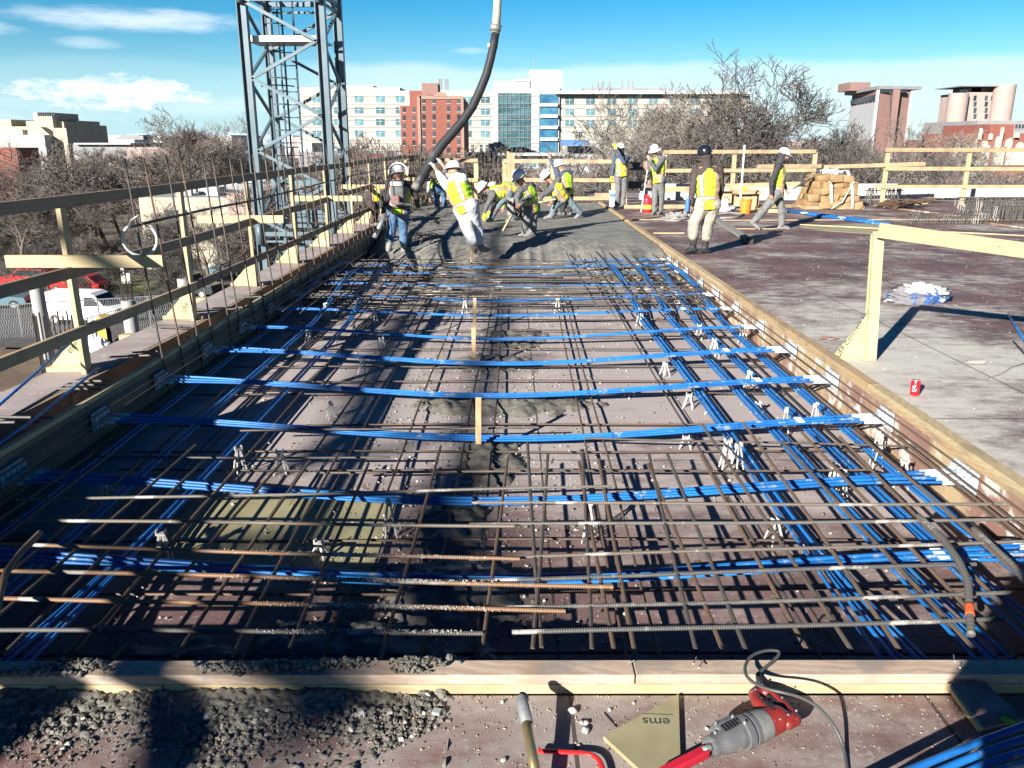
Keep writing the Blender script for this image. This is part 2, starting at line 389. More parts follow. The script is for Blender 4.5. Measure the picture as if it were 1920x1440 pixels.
# right form: face board + doubled plank on top
t = thing('side_form', (rx(10), 10, ZP), 'long wooden side form with plank cap between blue pan and brown deck', 'formwork')
b = MB(); ys = [2.3 + i * 2.4 for i in range(10)] + [26]
for y0, y1 in zip(ys, ys[1:]): b.prism([V((rx(y0), y0, ZP)), V((rx(y1) , y1 - .003, ZP)), V((rx(y1) + .02, y1 - .003, ZP)), V((rx(y0) + .02, y0, ZP))], (0, 0, -ZP - .055))
b.build('face_board', m_formface, t)
for z0, n_, w_ in ((-.0565, 'cap_plank', .084), (-.019, 'cap_plank', .089)):
    for y0, y1 in ((2.41, 5.9), (5.905, 10.3), (10.305, 14.6), (14.605, 19), (19.005, 22), (22.005, 25.6)):
        off = random.uniform(-.003, .004)
        two_by(n_, (rx(y0) - .012 + w_ / 2 + off, y0, z0), (rx(y1) - .012 + w_ / 2 + off, y1, z0), w_, .037, m_pine if random.random() < .8 else m_pale, t)
# near form boards (stacked two by fours)
t = thing('near_form', (-.5, 2.44, ZD), 'near form of stacked boards crossing the bottom of the picture', 'formwork')
def fy(x): return 2.445 + .012 * (x + 3) / 6
for x0, x1, z, m_, w in ((-4.3, -1.2, -.0567, m_pale, .089), (-1.195, 2.9, -.0567, m_pale, .089), (-4.3, .42, -.0188, m_weather, .086), (.425, 3.9, -.0188, m_weather, .086), (2.905, 4.4, -.0567, m_pale, .089)):
    two_by('plank', (x0, fy(x0), z), (x1, fy(x1), z), w, .037, m_, t)
b = MB(); b.box2((-3.1, 2.497, ZP), (2.8, 2.512, -.077)); b.build('face_board', m_formdark, t)
# left form
t = thing('left_form', (lx(10), 10, ZP), 'dark inner form wall with pale top strip along the left rail', 'formwork')
b = MB()
for y0, y1 in zip(ys, ys[1:]): b.prism([V((lx(y0), y0, ZP)), V((lx(y0) - .02, y0, ZP)), V((lx(y1) - .02, y1 - .003, ZP)), V((lx(y1), y1 - .003, ZP))], (0, 0, -ZP - .03))
b.build('face_board', m_formdark, t)
for y0, y1 in ((2.52, 6.4), (6.405, 11.2), (11.205, 16), (16.005, 20.5), (20.505, 25.4)):
    two_by('cap_plank', (lx(y0) - .03, y0, -.012), (lx(y1) - .03, y1, -.012), .05, .036, m_pale, t)
# gutter between form and walkway, walkway with brown edge board
b = MB(); b.add([(-3.6, -1, -.30), (-3.02, -1, -.30), (-2.55, 26, -.30), (-3.2, 26, -.30)], [(0, 1, 2, 3)]); tag(b.build('gutter_floor', m_formdark), kind='structure')
def wx(y): return -3.44 + .066 * (y - 5.2) if y < 8 else -3.255 + .012 * (y - 8)
t = thing('walkway', (-3.5, 10, -.3), 'narrow grey plywood walkway carrying the left guard rail', 'walkway')
b = MB(); yy = [-1, 3.6, 5.2, 8, 12, 16, 20, 25.5]
for i, (y0, y1) in enumerate(zip(yy, yy[1:])):
    b.prism([V((wx(y0) - .42, y0 + .002, -.07)), V((wx(y0), y0 + .002, -.07)), V((wx(y1), y1 - .002, -.07)), V((wx(y1) - .42, y1 - .002, -.07))], (0, 0, .018))
b.build('deck_board', m_walk, t)
b = MB()
for y0, y1 in zip(yy, yy[1:]): b.prism([V((wx(y0) + .002, y0, -.29)), V((wx(y0) + .04, y0, -.29)), V((wx(y1) + .04, y1, -.29)), V((wx(y1) + .002, y1, -.29))], (0, 0, .235))
b.build('edge_board', m_railbrown, t)
b = MB()
for y in range(0, 26, 2): b.box((wx(y) - .3, y, -.2), (.7, .09, .2))
b.build('joist', m_pine, t)

# poured concrete -----------------------------------------------------
def fbm(x, y, s, o=0, oc=4): return noise.fractal(V((x * s, y * s, o)), .9, 2.1, oc)
def hfield(name, x0, x1, y0, y1, st, hf, mat, base, label=None, cat=None, kind=None, thr=.004):
    nx, ny = int((x1 - x0) / st) + 1, int((y1 - y0) / st) + 1
    H = [[hf(x0 + i * st, y0 + j * st) for i in range(nx)] for j in range(ny)]
    idx = {}; vs = []; fs = []
    for j in range(ny - 1):
        for i in range(nx - 1):
            c = ((i, j), (i + 1, j), (i + 1, j + 1), (i, j + 1))
            if max(H[b_][a_] for a_, b_ in c) < thr: continue
            f = []
            for a_, b_ in c:
                if (a_, b_) not in idx: idx[(a_, b_)] = len(vs); vs.append((x0 + a_ * st, y0 + b_ * st, base + (H[b_][a_] if H[b_][a_] > thr * .5 else -.004)))
                f.append(idx[(a_, b_)])
            fs.append(f)
    mb = MB().add(vs, fs); o = mb.build(name, mat, smooth=True)
    return tag(o, label, cat, kind=kind)
def pour(x, y):
    if x < lx(y) + .01 or x > rx(y) - .01: return -1
    edge = 13.35 - .55 * (x > -1) * 0 + .5 * fbm(x, 3, .9, 5) + .35 * fbm(x, 1, 3.1, 2)
    if x < -1.2: edge += min((-1.2 - x) * 1.4, 2.0)
    if x > 1.5: edge -= .2
    t_ = (y - edge) / (2.3 if x > -1 else 2.8)
    if t_ < -.02: return -1
    t_ = min(max(t_, 0), 1); prof = (t_ * (2 - t_)) ** .8
    smooth_ = min(max((x - .2 + (y - 17) * .35) / 1.5, 0), 1)
    rough = (1 - smooth_) * (.012 * fbm(x, y, 2.4, 1, 5) + .020 * abs(fbm(x, y, 9, 2, 4)) + .012 * fbm(x, y, 22, 3, 3)) + .003 * fbm(x, y, 5, 4)
    gr = 0
    if 14.75 < y < 15.5 and .85 < x < 2.35:
        u = ((x + (y - 15) * .35) * 7.5) % 1
        gr = -.035 * max(0, 1 - abs(u - .5) * 6)
    return prof * .345 + rough * (.4 + .6 * prof) + gr * .8
hfield('fresh_concrete', -3.05, 2.75, 12.6, 25.2, .036, pour, m_wet, ZP, kind='structure')
# spilled concrete down in the pan
spill = [(-.05, 6.55, .85, .34, .06), (-.35, 4.3, .22, .5, .07), (-.28, 3.55, .36, .42, .10), (-.75, 3.1, .7, .25, .07), (-.15, 7.9, .5, .4, .05), (-.15, 5.3, .26, .5, .06),
         (-1.3, 3.0, .5, .2, .05), (.05, 9.0, .4, .5, .05), (-.3, 2.95, .4, .3, .07), (-2.3, 13.4, .6, .6, .12)]
def spl(x, y):
    h = -.05
    for a, b_, sx, sy, k in spill:
        d = ((x - a) / sx) ** 2 + ((y - b_) / sy) ** 2
        h = max(h, k * (1 - d))
    h += .03 * fbm(x, y, 6, 7, 5) + .012 * fbm(x, y, 26, 8, 3) - .012
    return h if h < .01 else h + .03 * max(0, fbm(x, y, 14, 9, 4))
hfield('spilled_concrete', -2.9, 1.2, 2.55, 10.0, .024, spl, m_wetd, ZP, kind='stuff')
# lumps on the near boards and the near deck
def crumbs(name, n, gen, mats, kind='stuff', label=None, cat=None):
    mb = MB()
    for i in range(n):
        q = gen()
        if q is None: continue
        c, r_, sb, mi = q; mb.mat(mi); mb.rock(c, r_, sb, .45 if sb else .3)
    return tag(mb.build(name, mats, smooth=True, auto=50), label, cat, kind=kind)
def g_pan():
    y = 2.7 + 11.2 * random.random() ** 1.5; x = random.gauss(-.35, .42 if y < 5 else .7) if random.random() < .78 else random.uniform(-2.2, 2.3)
    if not -2.9 < x < 2.5: return None
    r_ = .0035 + .009 * random.random() ** 3
    return (x, y, ZP + r_ * .5), r_, 0, 0 if random.random() < .6 else 1
crumbs('pan_gravel', 8500, g_pan, [m_stone, m_wetd])
def g_front():
    px = random.random() * 860 - 30; lim = 1305 + 25 * math.sin(px * .02)
    k = random.random() ** 1.6
    py = lim + 5 + k * (115 - 40 * (px > 620))
    dens = .55 + .8 * fbm(px * .01, py * .01, 1.2, 3)
    if random.random() > dens: return None
    p = G(px, py, ZD)
    big = random.random()
    r_ = .0015 + .0095 * big ** 4 * (1.5 - k)
    hp = 0
    if k < .35: hp = random.random() * .012 * (1 - k / .35)
    return (p.x, p.y, ZD + r_ * .5 + hp), r_, (2 if r_ > .0075 else 1 if r_ > .004 else 0), 0 if random.random() < .94 else 1
crumbs('spilled_lumps', 9000, g_front, [m_wetd, m_stone])
def paste(x, y):
    yb = fy(x) - .044
    if y > yb: return -1
    k = (yb - y) / .32
    e = .75 + .5 * fbm(x, y, 2.6, 21, 4) - 1.0 * max(0, (x + .55) / .3)
    h = .034 * (e - k) * (1 - .5 * k)
    if h < -.002: h = .010 * (fbm(x, y, 5, 23, 4) - .25)
    return h + .018 * abs(fbm(x, y, 22, 22, 4)) * (h > -.004) - .005 + .006 * fbm(x, y, 60, 24, 2) if h > -.004 else -1
hfield('spilled_paste', -2.6, -.2, 1.86, 2.41, .0065, paste, m_wetd, ZD, kind='stuff', thr=.003)
def g_crumb():
    px = random.random() * 1900 + 10; py = 1306 + 134 * random.random() ** 1.6
    p = G(px, py, ZD); r_ = .0008 + .0035 * random.random() ** 5
    return (p.x, p.y, ZD + r_ * .5), r_, 0, 0 if random.random() < .6 else 1
m_saw = M('sawdust', (.42, .33, .22), (.30, .25, .20), 20, .9)
crumbs('fine_grit', 4200, g_crumb, [m_saw, m_wetd])
def g_top():
    c = random.choice([(90, 1262, 60, 10), (150, 1250, 55, 9), (30, 1270, 40, 6), (450, 1257, 60, 8), (545, 1252, 70, 10), (640, 1245, 50, 7), (770, 1248, 32, 12), (790, 1242, 42, 9), (765, 1255, 26, 8)])
    px, py = random.gauss(c[0], c[2] * .5), random.gauss(c[1], c[3] * .5)
    py = min(max(py, 1240), 1283 - px * .02); p = G(px, py, 0); r_ = .002 + .008 * random.random() ** 2.2
    if p.y > 2.50 or p.y < 2.395: return None
    return (p.x, p.y, r_ * random.uniform(.4, 1.8)), r_, 2 if r_ > .008 else 1, 0
crumbs('board_lumps', 2200, g_top, [m_wetd])
def g_deck():
    x = random.uniform(2.9, 9); y = 2.6 + 16 * random.random() ** 1.3; r_ = .002 + .006 * random.random() ** 4
    return (x, y, ZD + r_ * .5), r_, 0, 0 if random.random() < .5 else 1
crumbs('deck_grit', 2200, g_deck, [m_stone, m_saw])
# ============================================================ REBARS, TENDONS, CHAIRS
def bar_mesh(L, r, ribs, key, sag=0, seed=0):
    """a bar along local X, origin mid; ribs = true ring relief"""
    rs = random.Random(seed); pts = []; rr = []
    if ribs:
        n = int(L / .005); ph = rs.random() * 6
        for i in range(n + 1):
            x = -L / 2 + L * i / n
            pts.append((x, .004 * math.sin(x * 1.7 + ph), sag * (1 - (2 * x / L) ** 2) * -1 + .002 * math.sin(x * 2.9 + ph))); rr.append(r * (1.06 if i % 2 else .94))
        nn = 8
    else:
        n = max(6, int(L / .35)); ph = rs.random() * 6
        for i in range(n + 1):
            x = -L / 2 + L * i / n
            pts.append((x, .006 * math.sin(x * 1.3 + ph), -sag * (1 - (2 * x / L) ** 2) + .004 * math.sin(x * 2.1 + ph))); rr.append(r)
        nn = 6
    return MB().tube(pts, rr, nn)
def rebar(p0, p1, r=.008, ribs=False, mat=None, label=None, group=None, sag=0):
    p0, p1 = V(p0), V(p1); L = (p1 - p0).length; mid = (p0 + p1) / 2
    o = bar_mesh(L, r, ribs, None, sag, int(abs(p0.x * 991 + p0.y * 733 + p0.z * 577) * 10)).build('rebar', mat or m_rebar, smooth=not ribs)
    o.location = mid; d = (p1 - p0).normalized()
    o.rotation_mode = 'QUATERNION'; q = d.to_track_quat('X', 'Z'); o.rotation_quaternion = q
    return tag(o, label, 'rebar', group)
rj = random.Random(3).uniform
# heavy ribbed bars across the near end (measured one by one): (left px, right px, height z, radius)
near = [((960, 1187), (1880, 1160), .0094, 'm', 'lowest ribbed bar at right, above the near form board'),
        ((-90, 1182), (905, 1186), .0090, 'g', 'ribbed bar caked with concrete in front of all others at left'),
        ((-100, 1118), (1060, 1146), .0094, 'n', 'ribbed bar with white concrete crust in its middle, second from the near board at left'),
        ((860, 1143), (1900, 1112), .0090, 'g', 'grey ribbed bar at right just above the lowest one'),
        ((-70, 1068), (1150, 1100), .0098, 'n', 'rusty ribbed bar running under the nearest blue bundle at left'),
        ((830, 1090), (1830, 1058), .0094, 'g', 'grey ribbed bar just below the nearest blue bundle at right'),
        ((-100, 1018), (975, 1049), .0090, 'n', 'rusty ribbed bar just above the nearest blue bundle at left'),
        ((880, 1048), (2060, 1010), .0084, 'n', 'thin rusty ribbed bar just above the nearest blue bundle at right'),
        ((20, 976), (965, 986), .0090, 'n', 'bright rusty ribbed bar starting near the dark left form'),
        ((880, 984), (2010, 974), .0090, 'g', 'grey ribbed bar crossing the near chairs at right'),
        ((30, 938), (1150, 912), .0084, 'g', 'grey bar slanting up to the right across the second blue bundle'),
        ((885, 943), (1895, 946), .0090, 'n', 'orange rusty ribbed bar right of the dark mound')]
for i, (a, b_, r, k, lab) in enumerate(near):
    z = -.085 - .012 * (i % 2)
    rebar(G(*a, z), G(*b_, z), r, True, {'m': m_rebar_g, 'g': m_rebar_g, 'n': m_rebar_n}[k], lab)
# second level, thinner, seen below them
for (a, b_, lab) in [((150, 857), (731, 858), 'thin grey bar across the left shade above the second blue bundle'), ((1095, 821), (1925, 843), 'thin bar slanting to the right form between the second and third blue bundles'),
                ((600, 886), (1640, 881), 'thin bar right behind the second blue bundle'), ((450, 808), (1010, 801), 'thin bar just below the third blue bundle')]:
    rebar(G(*a, -.2), G(*b_, -.2), .0075, True, m_rebar, lab)
gb = 'bottom bars lying across the pan'
for i, y in enumerate([3.0, 3.5, 4.05, 5.05, 5.35, 5.95, 6.75, 7.1, 7.6, 8.35, 8.9, 9.2, 9.75]):
    rebar((lx(y) + .12 + rj(0, .3), y + rj(-.03, .03), -.335), (rx(y) - rj(.1, .4), y + rj(-.05, .05), -.33), .0075, False, m_rebar, 'thin grey bar lying crosswise low on the pan floor', gb)
# bottom bars running away from the camera
gl = 'bottom bars running the length of the pan'
for x in (-2.45, -2.1, -1.73, -1.27, -1.06, -.72, -.24, -.1, .62, .73, 1.36, 2.05, 2.4):
    y0 = 2.56 + rj(0, .25)
    rebar((x - .1 + rj(-.05, .05), y0, -.32), (x + rj(-.05, .05), 13.8 + rj(-.5, .3), -.325), .0078, False, m_rebar, 'grey bar running lengthwise low along the pan', gl)
# near top bars running lengthwise
gt = 'top bars running lengthwise at the near end'
for i in range(28):
    x = -2.85 + i * .2 + rj(-.05, .05)
    if -.85 < x < .1 and i % 2: continue
    yend = 4.75 + rj(-.2, .2) + (.45 if x > 1.3 else 0)
    rebar((x + rj(-.1, .03), 2.60 + rj(0, .12), -.105), (x + rj(-.04, .04), yend, -.11 + rj(-.02, .01)), .0095 if x > 0 else .0085, abs(x) > -1, m_rebar_r if x > 1 else m_rebar, 'upper bar running lengthwise over the near end of the pan', gt)
for x0, y1 in ((.22, 4.72), (.44, 4.75), (.84, 4.73)):
    rebar((x0 - .14, 2.7, -.1), (x0, y1, -.1), .009, True, m_rebar, 'free ended upper bar pointing away in the bright middle of the pan', 'free ended bars in the middle of the pan')
# bars along both forms (edge reinforcement)
for s_, lab in ((1, 'long edge bar strung through the anchors along the right form'), (-1, 'long edge bar in the shade along the left form')):
    for dz, dx in ((-.07, .09), (-.09, .16), (-.2, .11), (-.3, .13)):
        f = (lambda y: rx(y) - dx) if s_ > 0 else (lambda y: lx(y) + dx)
        rebar((f(2.7), 2.7, dz), (f(13.6), 13.6, dz), .007, False, m_rebar_r if s_ > 0 else m_rebar, lab, 'edge bars ' + ('right' if s_ > 0 else 'left'))
# beam strip: dense crosswise bars and lengthwise top bars
gs = 'dense crosswise bars of the far beam strip'
y = 10.15
while y < 13.5:
    for z in (-.12, -.27):
        x0, x1 = lx(y) + .1 + rj(0, .3), rx(y) - rj(.1, .35)
        if random.random() < .25: x1 = rj(.2, 1.3)
        elif random.random() < .25: x0 = rj(-1.2, 0)
        rebar((x0, y + rj(-.03, .03), z), (x1, y + rj(-.04, .04), z + rj(-.015, .01)), .0075, False, m_rebar_g if random.random() < .5 else m_rebar, 'thin crosswise bar in the dense strip before the fresh concrete', gs)
    y += .17 if y > 10.9 else .13
gq = 'lengthwise top bars over the beam strip'
for x in [-2.75, -2.55, -2.35, -2.15, -1.95, -1.75, -1.55, -1.3] + [.95, 1.12, 1.3, 1.48, 1.66, 1.84, 2.02, 2.2, 2.38]:
    rebar((x + rj(-.03, .03), 8.7 + rj(0, .5), -.09), (x + rj(-.03, .03), 14.1 + rj(-.4, .3), -.095), .0085, False, m_rebar_r if x > 0 else m_rebar, 'rusty lengthwise bar lying on top of the far beam strip', gq)
# upright dowels along the left form
gd = 'upright dowel bars along the left form'
ydow = [6.66, 7.03, 7.4, 7.76, 8.2, 8.52, 8.98, 9.38]
while ydow[-1] < 24.3: ydow.append(ydow[-1] + .39 + rj(-.03, .03))
for i, y in enumerate(ydow):
    x = lx(y) - .01
    bx = x + .045; top = 1.66 + rj(-.06, .05)
    rebar((bx, y, -.33), (bx - .10 + rj(-.03, .02), y - .05 + rj(-.05, .05), top), .0082 if y < 12 else .0085, i < 6, m_rebar_r if i in (3,) else m_rebar,
          'rusty upright dowel bar, fourth from the near end of the row' if i == 3 else 'upright dowel bar standing in the row along the left form', gd)
# dark bar tied across the dowels, with the white hose ring on its end
pts = [A(244, 425, 6.5), A(300, 412, 7.0), A(385, 393, 8.2), A(475, 376, 9.9), A(560, 355, 12.0), A(640, 334, 14.8), A(700, 321, 18), A(745, 313, 21)]
tag(MB().tube(pts, .0125, 6).build('tie_bar', m_black, origin=pts[0], smooth=True), 'dark cable tied level across the upright dowel bars', 'cable')
c = A(264, 449, 6.5); P = []
for i in range(25):
    a = R(-235 + 290 * i / 24); P.append(c + V((.128 * math.cos(a), .03 * math.sin(a * .5), .125 * math.sin(a))))
t = thing('hose_ring', c, 'white hose loop hanging on the first upright bar', 'hose loop')
MB().tube(P, .012, 8).build('hose', m_whitep, t, smooth=True)
MB().tube([P[0], P[0] + V((.03, 0, .05)), P[0] + V((.11, -.02, .095)), c + V((.02, -.03, .135)), c + V((.09, 0, .09)), P[-1]], .005, 6).build('wire', m_zinc, t, smooth=True)
# rebar stubs lying over the gutter
for i, (a, b_) in enumerate([((-40, 780), (100, 783)), ((-50, 792), (78, 790)), ((-50, 803), (50, 801)), ((130, 715), (212, 714)), ((120, 723), (200, 722)), ((110, 728), (190, 729)), ((225, 662), (305, 658)), ((200, 670), (300, 666)), ((290, 608), (370, 611)), ((285, 613), (340, 613)), ((360, 584), (450, 578)), ((370, 580), (470, 576)), ((425, 556), (480, 553)), ((430, 560), (500, 556))]):
    rebar(G(*a, -.02), G(*b_, .012), .009, i < 8, m_rebar_g, 'short bar end sticking out over the gutter beside the walkway', 'bar ends over the gutter')
# heavy bent bars at the right near edge
def bent(name, pix, r, mat, label, ribs=True):
    P_ = [V(p) for p in pix]; D = []
    for i in range(len(P_) - 1):
        k = max(2, int((P_[i + 1] - P_[i]).length / .008))
        for j in range(k): D.append(P_[i].lerp(P_[i + 1], j / k))
    D.append(P_[-1])
    for _ in range(14): D = [D[0]] + [(D[i - 1] + D[i] * 2 + D[i + 1]) / 4 for i in range(1, len(D) - 1)] + [D[-1]]
    rr = [r * (1.1 if i % 3 == 0 else .93) if ribs else r for i in range(len(D))]
    return D, rr
D, rr = bent('', [G(1722, 968, -.02), G(1770, 1012, 0.0), G(1798, 1052, .01), G(1815, 1090, 0), G(1818, 1145, -.03), G(1821, 1190, -.05)], .0155, None, '')
t = thing('bent_bar', D[0], 'thick ribbed bent bar with orange tape hanging at the right edge of the pan', 'bent bar')
MB().tube(D, rr, 10).build('bar', m_rebar_g, t, smooth=True)
k = int(len(D) * .86); MB().tube(D[k - 5:k + 4], .018, 10).build('tape', M('orange_tape', (.75, .10, .02), (.55, .08, .02), 30), t, smooth=True)
D, rr = bent('', [G(1825, 992, -.03), G(1862, 1025, -.02), G(1900, 1060, -.03), G(1935, 1110, -.05)], .0135, None, '')
tag(MB().tube(D, rr, 10).build('bent_bar', m_rebar_g, origin=D[0], smooth=True), 'thick ribbed bent bar half in shade beside the orange taped one', 'bent bar')
D, rr = bent('', [G(75, 1000, -.03), G(40, 1035, 0), G(10, 1075, .0), G(-10, 1160, -.03)], .015, None, '')
tag(MB().tube(D, rr, 10).build('bent_bar', m_rebar, origin=D[0], smooth=True), 'dark bent bar in the shade at the left edge', 'bent bar')

def smooth3(P, it=3):
    for _ in range(it):
        Q = [P[0]]
        for a, b_ in zip(P, P[1:]): Q += [a.lerp(b_, .25), a.lerp(b_, .75)]
        P = Q + [P[-1]]
    return P
# ---- blue tendons ----------------------------------------------------
m_plate = M('anchor_plastic', (.42, .47, .52), (.34, .385, .43), 14, .55, c3=(.25, .25, .24), s3=20, lo3=.6, hi3=.7)
def anchor(parent, c, s_, n, sp):
    """white casting pocket block bolted to the form; s_ = +1 right form"""
    mb = MB(); c = V(c)
    for i in range(n):
        y = c.y + (i - (n - 1) / 2) * sp
        mb.box((c.x - s_ * .018, y, c.z), (.034, sp * .8, .085)); mb.box((c.x - s_ * .006, y, c.z), (.012, sp * .98, .13))
        mb.tube([(c.x - s_ * .03, y, c.z), (c.x - s_ * .07, y, c.z - .002)], [.019, .016], 10)
    mb.build('anchor_plate', m_plate, parent, bevel=.003)
ords = ['nearest', 'second', 'third', 'fourth', 'fifth', 'sixth', 'seventh', 'eighth', 'ninth', 'tenth', 'eleventh', 'twelfth']
TY = [3.55, 4.5, 5.55, 6.55, 7.57, 8.57, 9.57, 10.5, 11.4, 12.4, 13.15, 13.75]
for ti, y in enumerate(TY):
    n = 5 if ti in (0, 1) else 4 if ti < 5 else 3
    zl = -.15 if ti else -.14; mid = -.29 if ti < 6 else (-.24 if ti < 8 else -.2)
    xl, xr = lx(y) + .03, rx(y) - .03
    if ti == 11: xl = .9
    t = thing('tendon_bundle', (0, y, ZP), '%s blue strand bundle crossing the pan, counted from the near form board' % ords[ti].capitalize(), 'strand bundle', 'crosswise blue strand bundles')
    lo = -.1 + rj(-.15, .15)
    bend = rj(-.05, .05)
    for k in range(n):
        off = (k - (n - 1) / 2); P = []; N = 34
        for i in range(N + 1):
            u = i / N; x = xl + (xr - xl) * u
            e = min((x - xl), (xr - x) if ti != 11 else 9)
            w = .021 + .032 * max(0, 1 - e / .75) ** 1.4
            q = abs(x - lo) / ((xr - lo) if x > lo else (lo - xl)); q = min(q, 1)
            z = mid + (zl - mid) * (q * q * (3 - 2 * q) if q < 1 else 1)
            P.append(V((x, y + bend * math.sin(3.1 * u) + off * w + .004 * math.sin(x * 3 + k), z + (.008 if k % 2 else 0))))
        MB().tube(P, .0094, 8).build('strand', m_blue, t, smooth=True)
        for s_, q0 in ((1, P[-1]), (-1, P[0])):
            if ti == 11 and s_ < 0: continue
            ln = .2 if s_ > 0 else .16
            a = V(q0); bq = P[-4] if s_ > 0 else P[3]; d = (bq - a).normalized()
            MB().tube([a, a + d * (ln + off * .015)], .0135, 8).build('sleeve', m_plate, t, smooth=True)
    if ti != 11: anchor(t, (xl - .015, y, zl), -1, n, .054)
    anchor(t, (xr + .015, y, zl), 1, n, .054)
    for xq in (-2.3, -1.15, -.35, .66, 1.5, 2.2):
        if ti > 7 or not xl < xq + .1 < xr: continue
        xq += rj(-.12, .12); i = min(range(N), key=lambda i_: abs(P[i_].x - xq)); zc = P[i].z; wd = n * .0115 + .008; yc = y + bend * math.sin(3.1 * i / N)
        mb = MB(); lp = [(xq + rj(-.004, .004), yc + wd * math.cos(a), zc + .003 + .017 * math.sin(a)) for a in [math.pi * 2 * k / 10 for k in range(11)]]; mb.tube(lp, .0017, 4)
        mb.tube([lp[8], (xq + rj(-.05, .05), yc - wd - .02, zc - rj(.01, .06))], .0015, 4); mb.build('tie_wire', m_black, t)
    # tape near the right end
    if ti % 2 == 0 or ti == 3:
        x = xr - .62; i = min(range(N), key=lambda i_: abs(P[i_].x - x)); MB().box((x, y + bend * .5, P[i].z + .013), (.05, .10, .006)).build('tape', m_tie, t)
# lengthwise bundles
for bi, (x, n, lab) in enumerate([(-2.75, 4, 'outermost left'), (-2.35, 4, 'middle left'), (-1.94, 4, 'inner left'), (1.57, 5, 'inner right'), (1.91, 4, 'second right'), (2.19, 4, 'third right'), (2.48, 4, 'outermost right')]):
    t = thing('tendon_bundle', (x, 8, ZP), '%s of the blue strand bundles running away lengthwise' % lab.capitalize(), 'strand bundle', 'lengthwise blue strand bundles')
    for k in range(n):
        off = (k - (n - 1) / 2); P = []; N = 40
        for i in range(N + 1):
            yy_ = 2.58 + (14.2 - 2.58) * i / N
            z = -.30
            if 9.5 < yy_ < 14.3: z = -.30 + .19 * math.sin(math.pi * min(1, (yy_ - 9.5) / 5.2)) ** 1.2
            if yy_ < 4.6: z = -.30 + .10 * ((4.6 - yy_) / 2) ** 2
            spread = .0195 + (.022 * max(0, (3.9 - yy_)) if x > 0 or True else 0)
            P.append(V((x + off * spread + .02 * math.sin(yy_ * .7 + bi) , yy_, z + (.012 if k % 2 else 0))))
        MB().tube(P, .0094, 8).build('strand', m_blue, t, smooth=True)
# blue strands on the walkway, on the near deck and on the far deck
P = [G(-60, 870, .02), G(60, 790, .02), G(150, 718, .02), G(182, 692, 0.02)]
tag(MB().tube(P, .011, 8).build('blue_strand', m_blue, origin=P[0], smooth=True), 'dark blue strand lying along the near end of the walkway edge', 'strand')
P = [G(-60, 810, -.02), G(60, 706, .06), G(140, 636, .2)]
tag(MB().tube(P, .011, 8).build('blue_strand', m_blue, origin=P[0], smooth=True), 'blue strand sloping up to the first left rail post', 'strand')
for k, lab in enumerate(('top', 'second', 'third', 'lowest')):
    P = [G(1600 + 60 * k, 1490 + 4 * k, .0), G(1790 + 20 * k, 1408 + 14 * k, .05), G(1990, 1335 + 27 * k, .1)]
    tag(MB().tube(smooth3(P), .0115, 8).build('blue_strand', m_blue, origin=P[0], smooth=True), '%s blue strand of the bunch in the bottom right corner' % lab.capitalize(), 'strand', 'blue strands in the bottom right corner')
t = thing('blue_strand_coil', G(1580, 408, ZD), 'blue strand bundle with white tape lying across the far brown deck', 'strand bundle')
for k in range(3):
    P = [G(1460 + k * 2, 390 + 2 * k, ZD + .03), G(1530, 401 + k * 1.5, ZD + .03), G(1600, 410 + k * 1.5, ZD + .03), G(1668, 420 + k * 1.5, ZD + .03)]
    MB().tube(P, .03, 6).build('strand', m_blue, t, smooth=True)
for px, py in ((1508, 399), (1578, 408)):
    MB().box(G(px, py, ZD + .05), (.12, .2, .03)).build('tape', m_tie, t)
P = [G(1890, 590, ZD + .02), G(1903, 610, ZD + .02), G(1935, 660, ZD + .02)]
tag(MB().tube(P, .013, 8).build('blue_strand', m_blue, origin=P[0], smooth=True), 'short blue strand at the right edge of the deck', 'strand')

# ---- white high chairs -----------------------------------------------
def chair_mesh(h, w):
    mb = MB()
    for a in (40, 140, 220, 320):
        c_, s_ = math.cos(R(a)), math.sin(R(a))
        mb.tube([(c_ * .012, s_ * .012, h), (c_ * w * .45, s_ * w * .45, h * .75), (c_ * w, s_ * w, 0)], [.006, .0085, .006], 6, flat=.6)
    mb.box((0, 0, h + .002), (.05, .03, .012)); mb.box((-.022, 0, h + .014), (.006, .026, .02)); mb.box((.022, 0, h + .014), (.006, .026, .02))
    return mb
protos = {}
gch = 'white plastic bar chairs in the pan'
def chair(px, py, h=.22, w=.06, rot=0, lab='white four legged plastic bar chair standing in the pan'):
    p = G(px, py, ZP); key = round(h, 2)
    if key not in protos:
        me = chair_mesh(h, w).build('bar_chair', m_whitep, bevel=0, smooth=False).data
        protos[key] = me; o = bpy.data.objects[-1] if False else [o_ for o_ in COL.objects if o_.data == me][0]
    else: o = bpy.data.objects.new('bar_chair', protos[key]); COL.objects.link(o)
    o.location = p; o.rotation_euler = (0, 0, rot); tag(o, lab, 'bar chair', gch)
for q in [(873, 592, .2), (1046, 590, .2), (1200, 612, .2), (1392, 645, .2), (1310, 637, .16), (612, 598, .18), (702, 608, .18), (1135, 488, .12), (1175, 488, .12), (1040, 492, .12), (745, 478, .1), (925, 560, .14), (1240, 560, .16), (1270, 570, .16), (1215, 545, .16), (765, 520, .12), (1330, 578, .16)]:
    chair(q[0], q[1], q[2], .05, random.random() * 3)
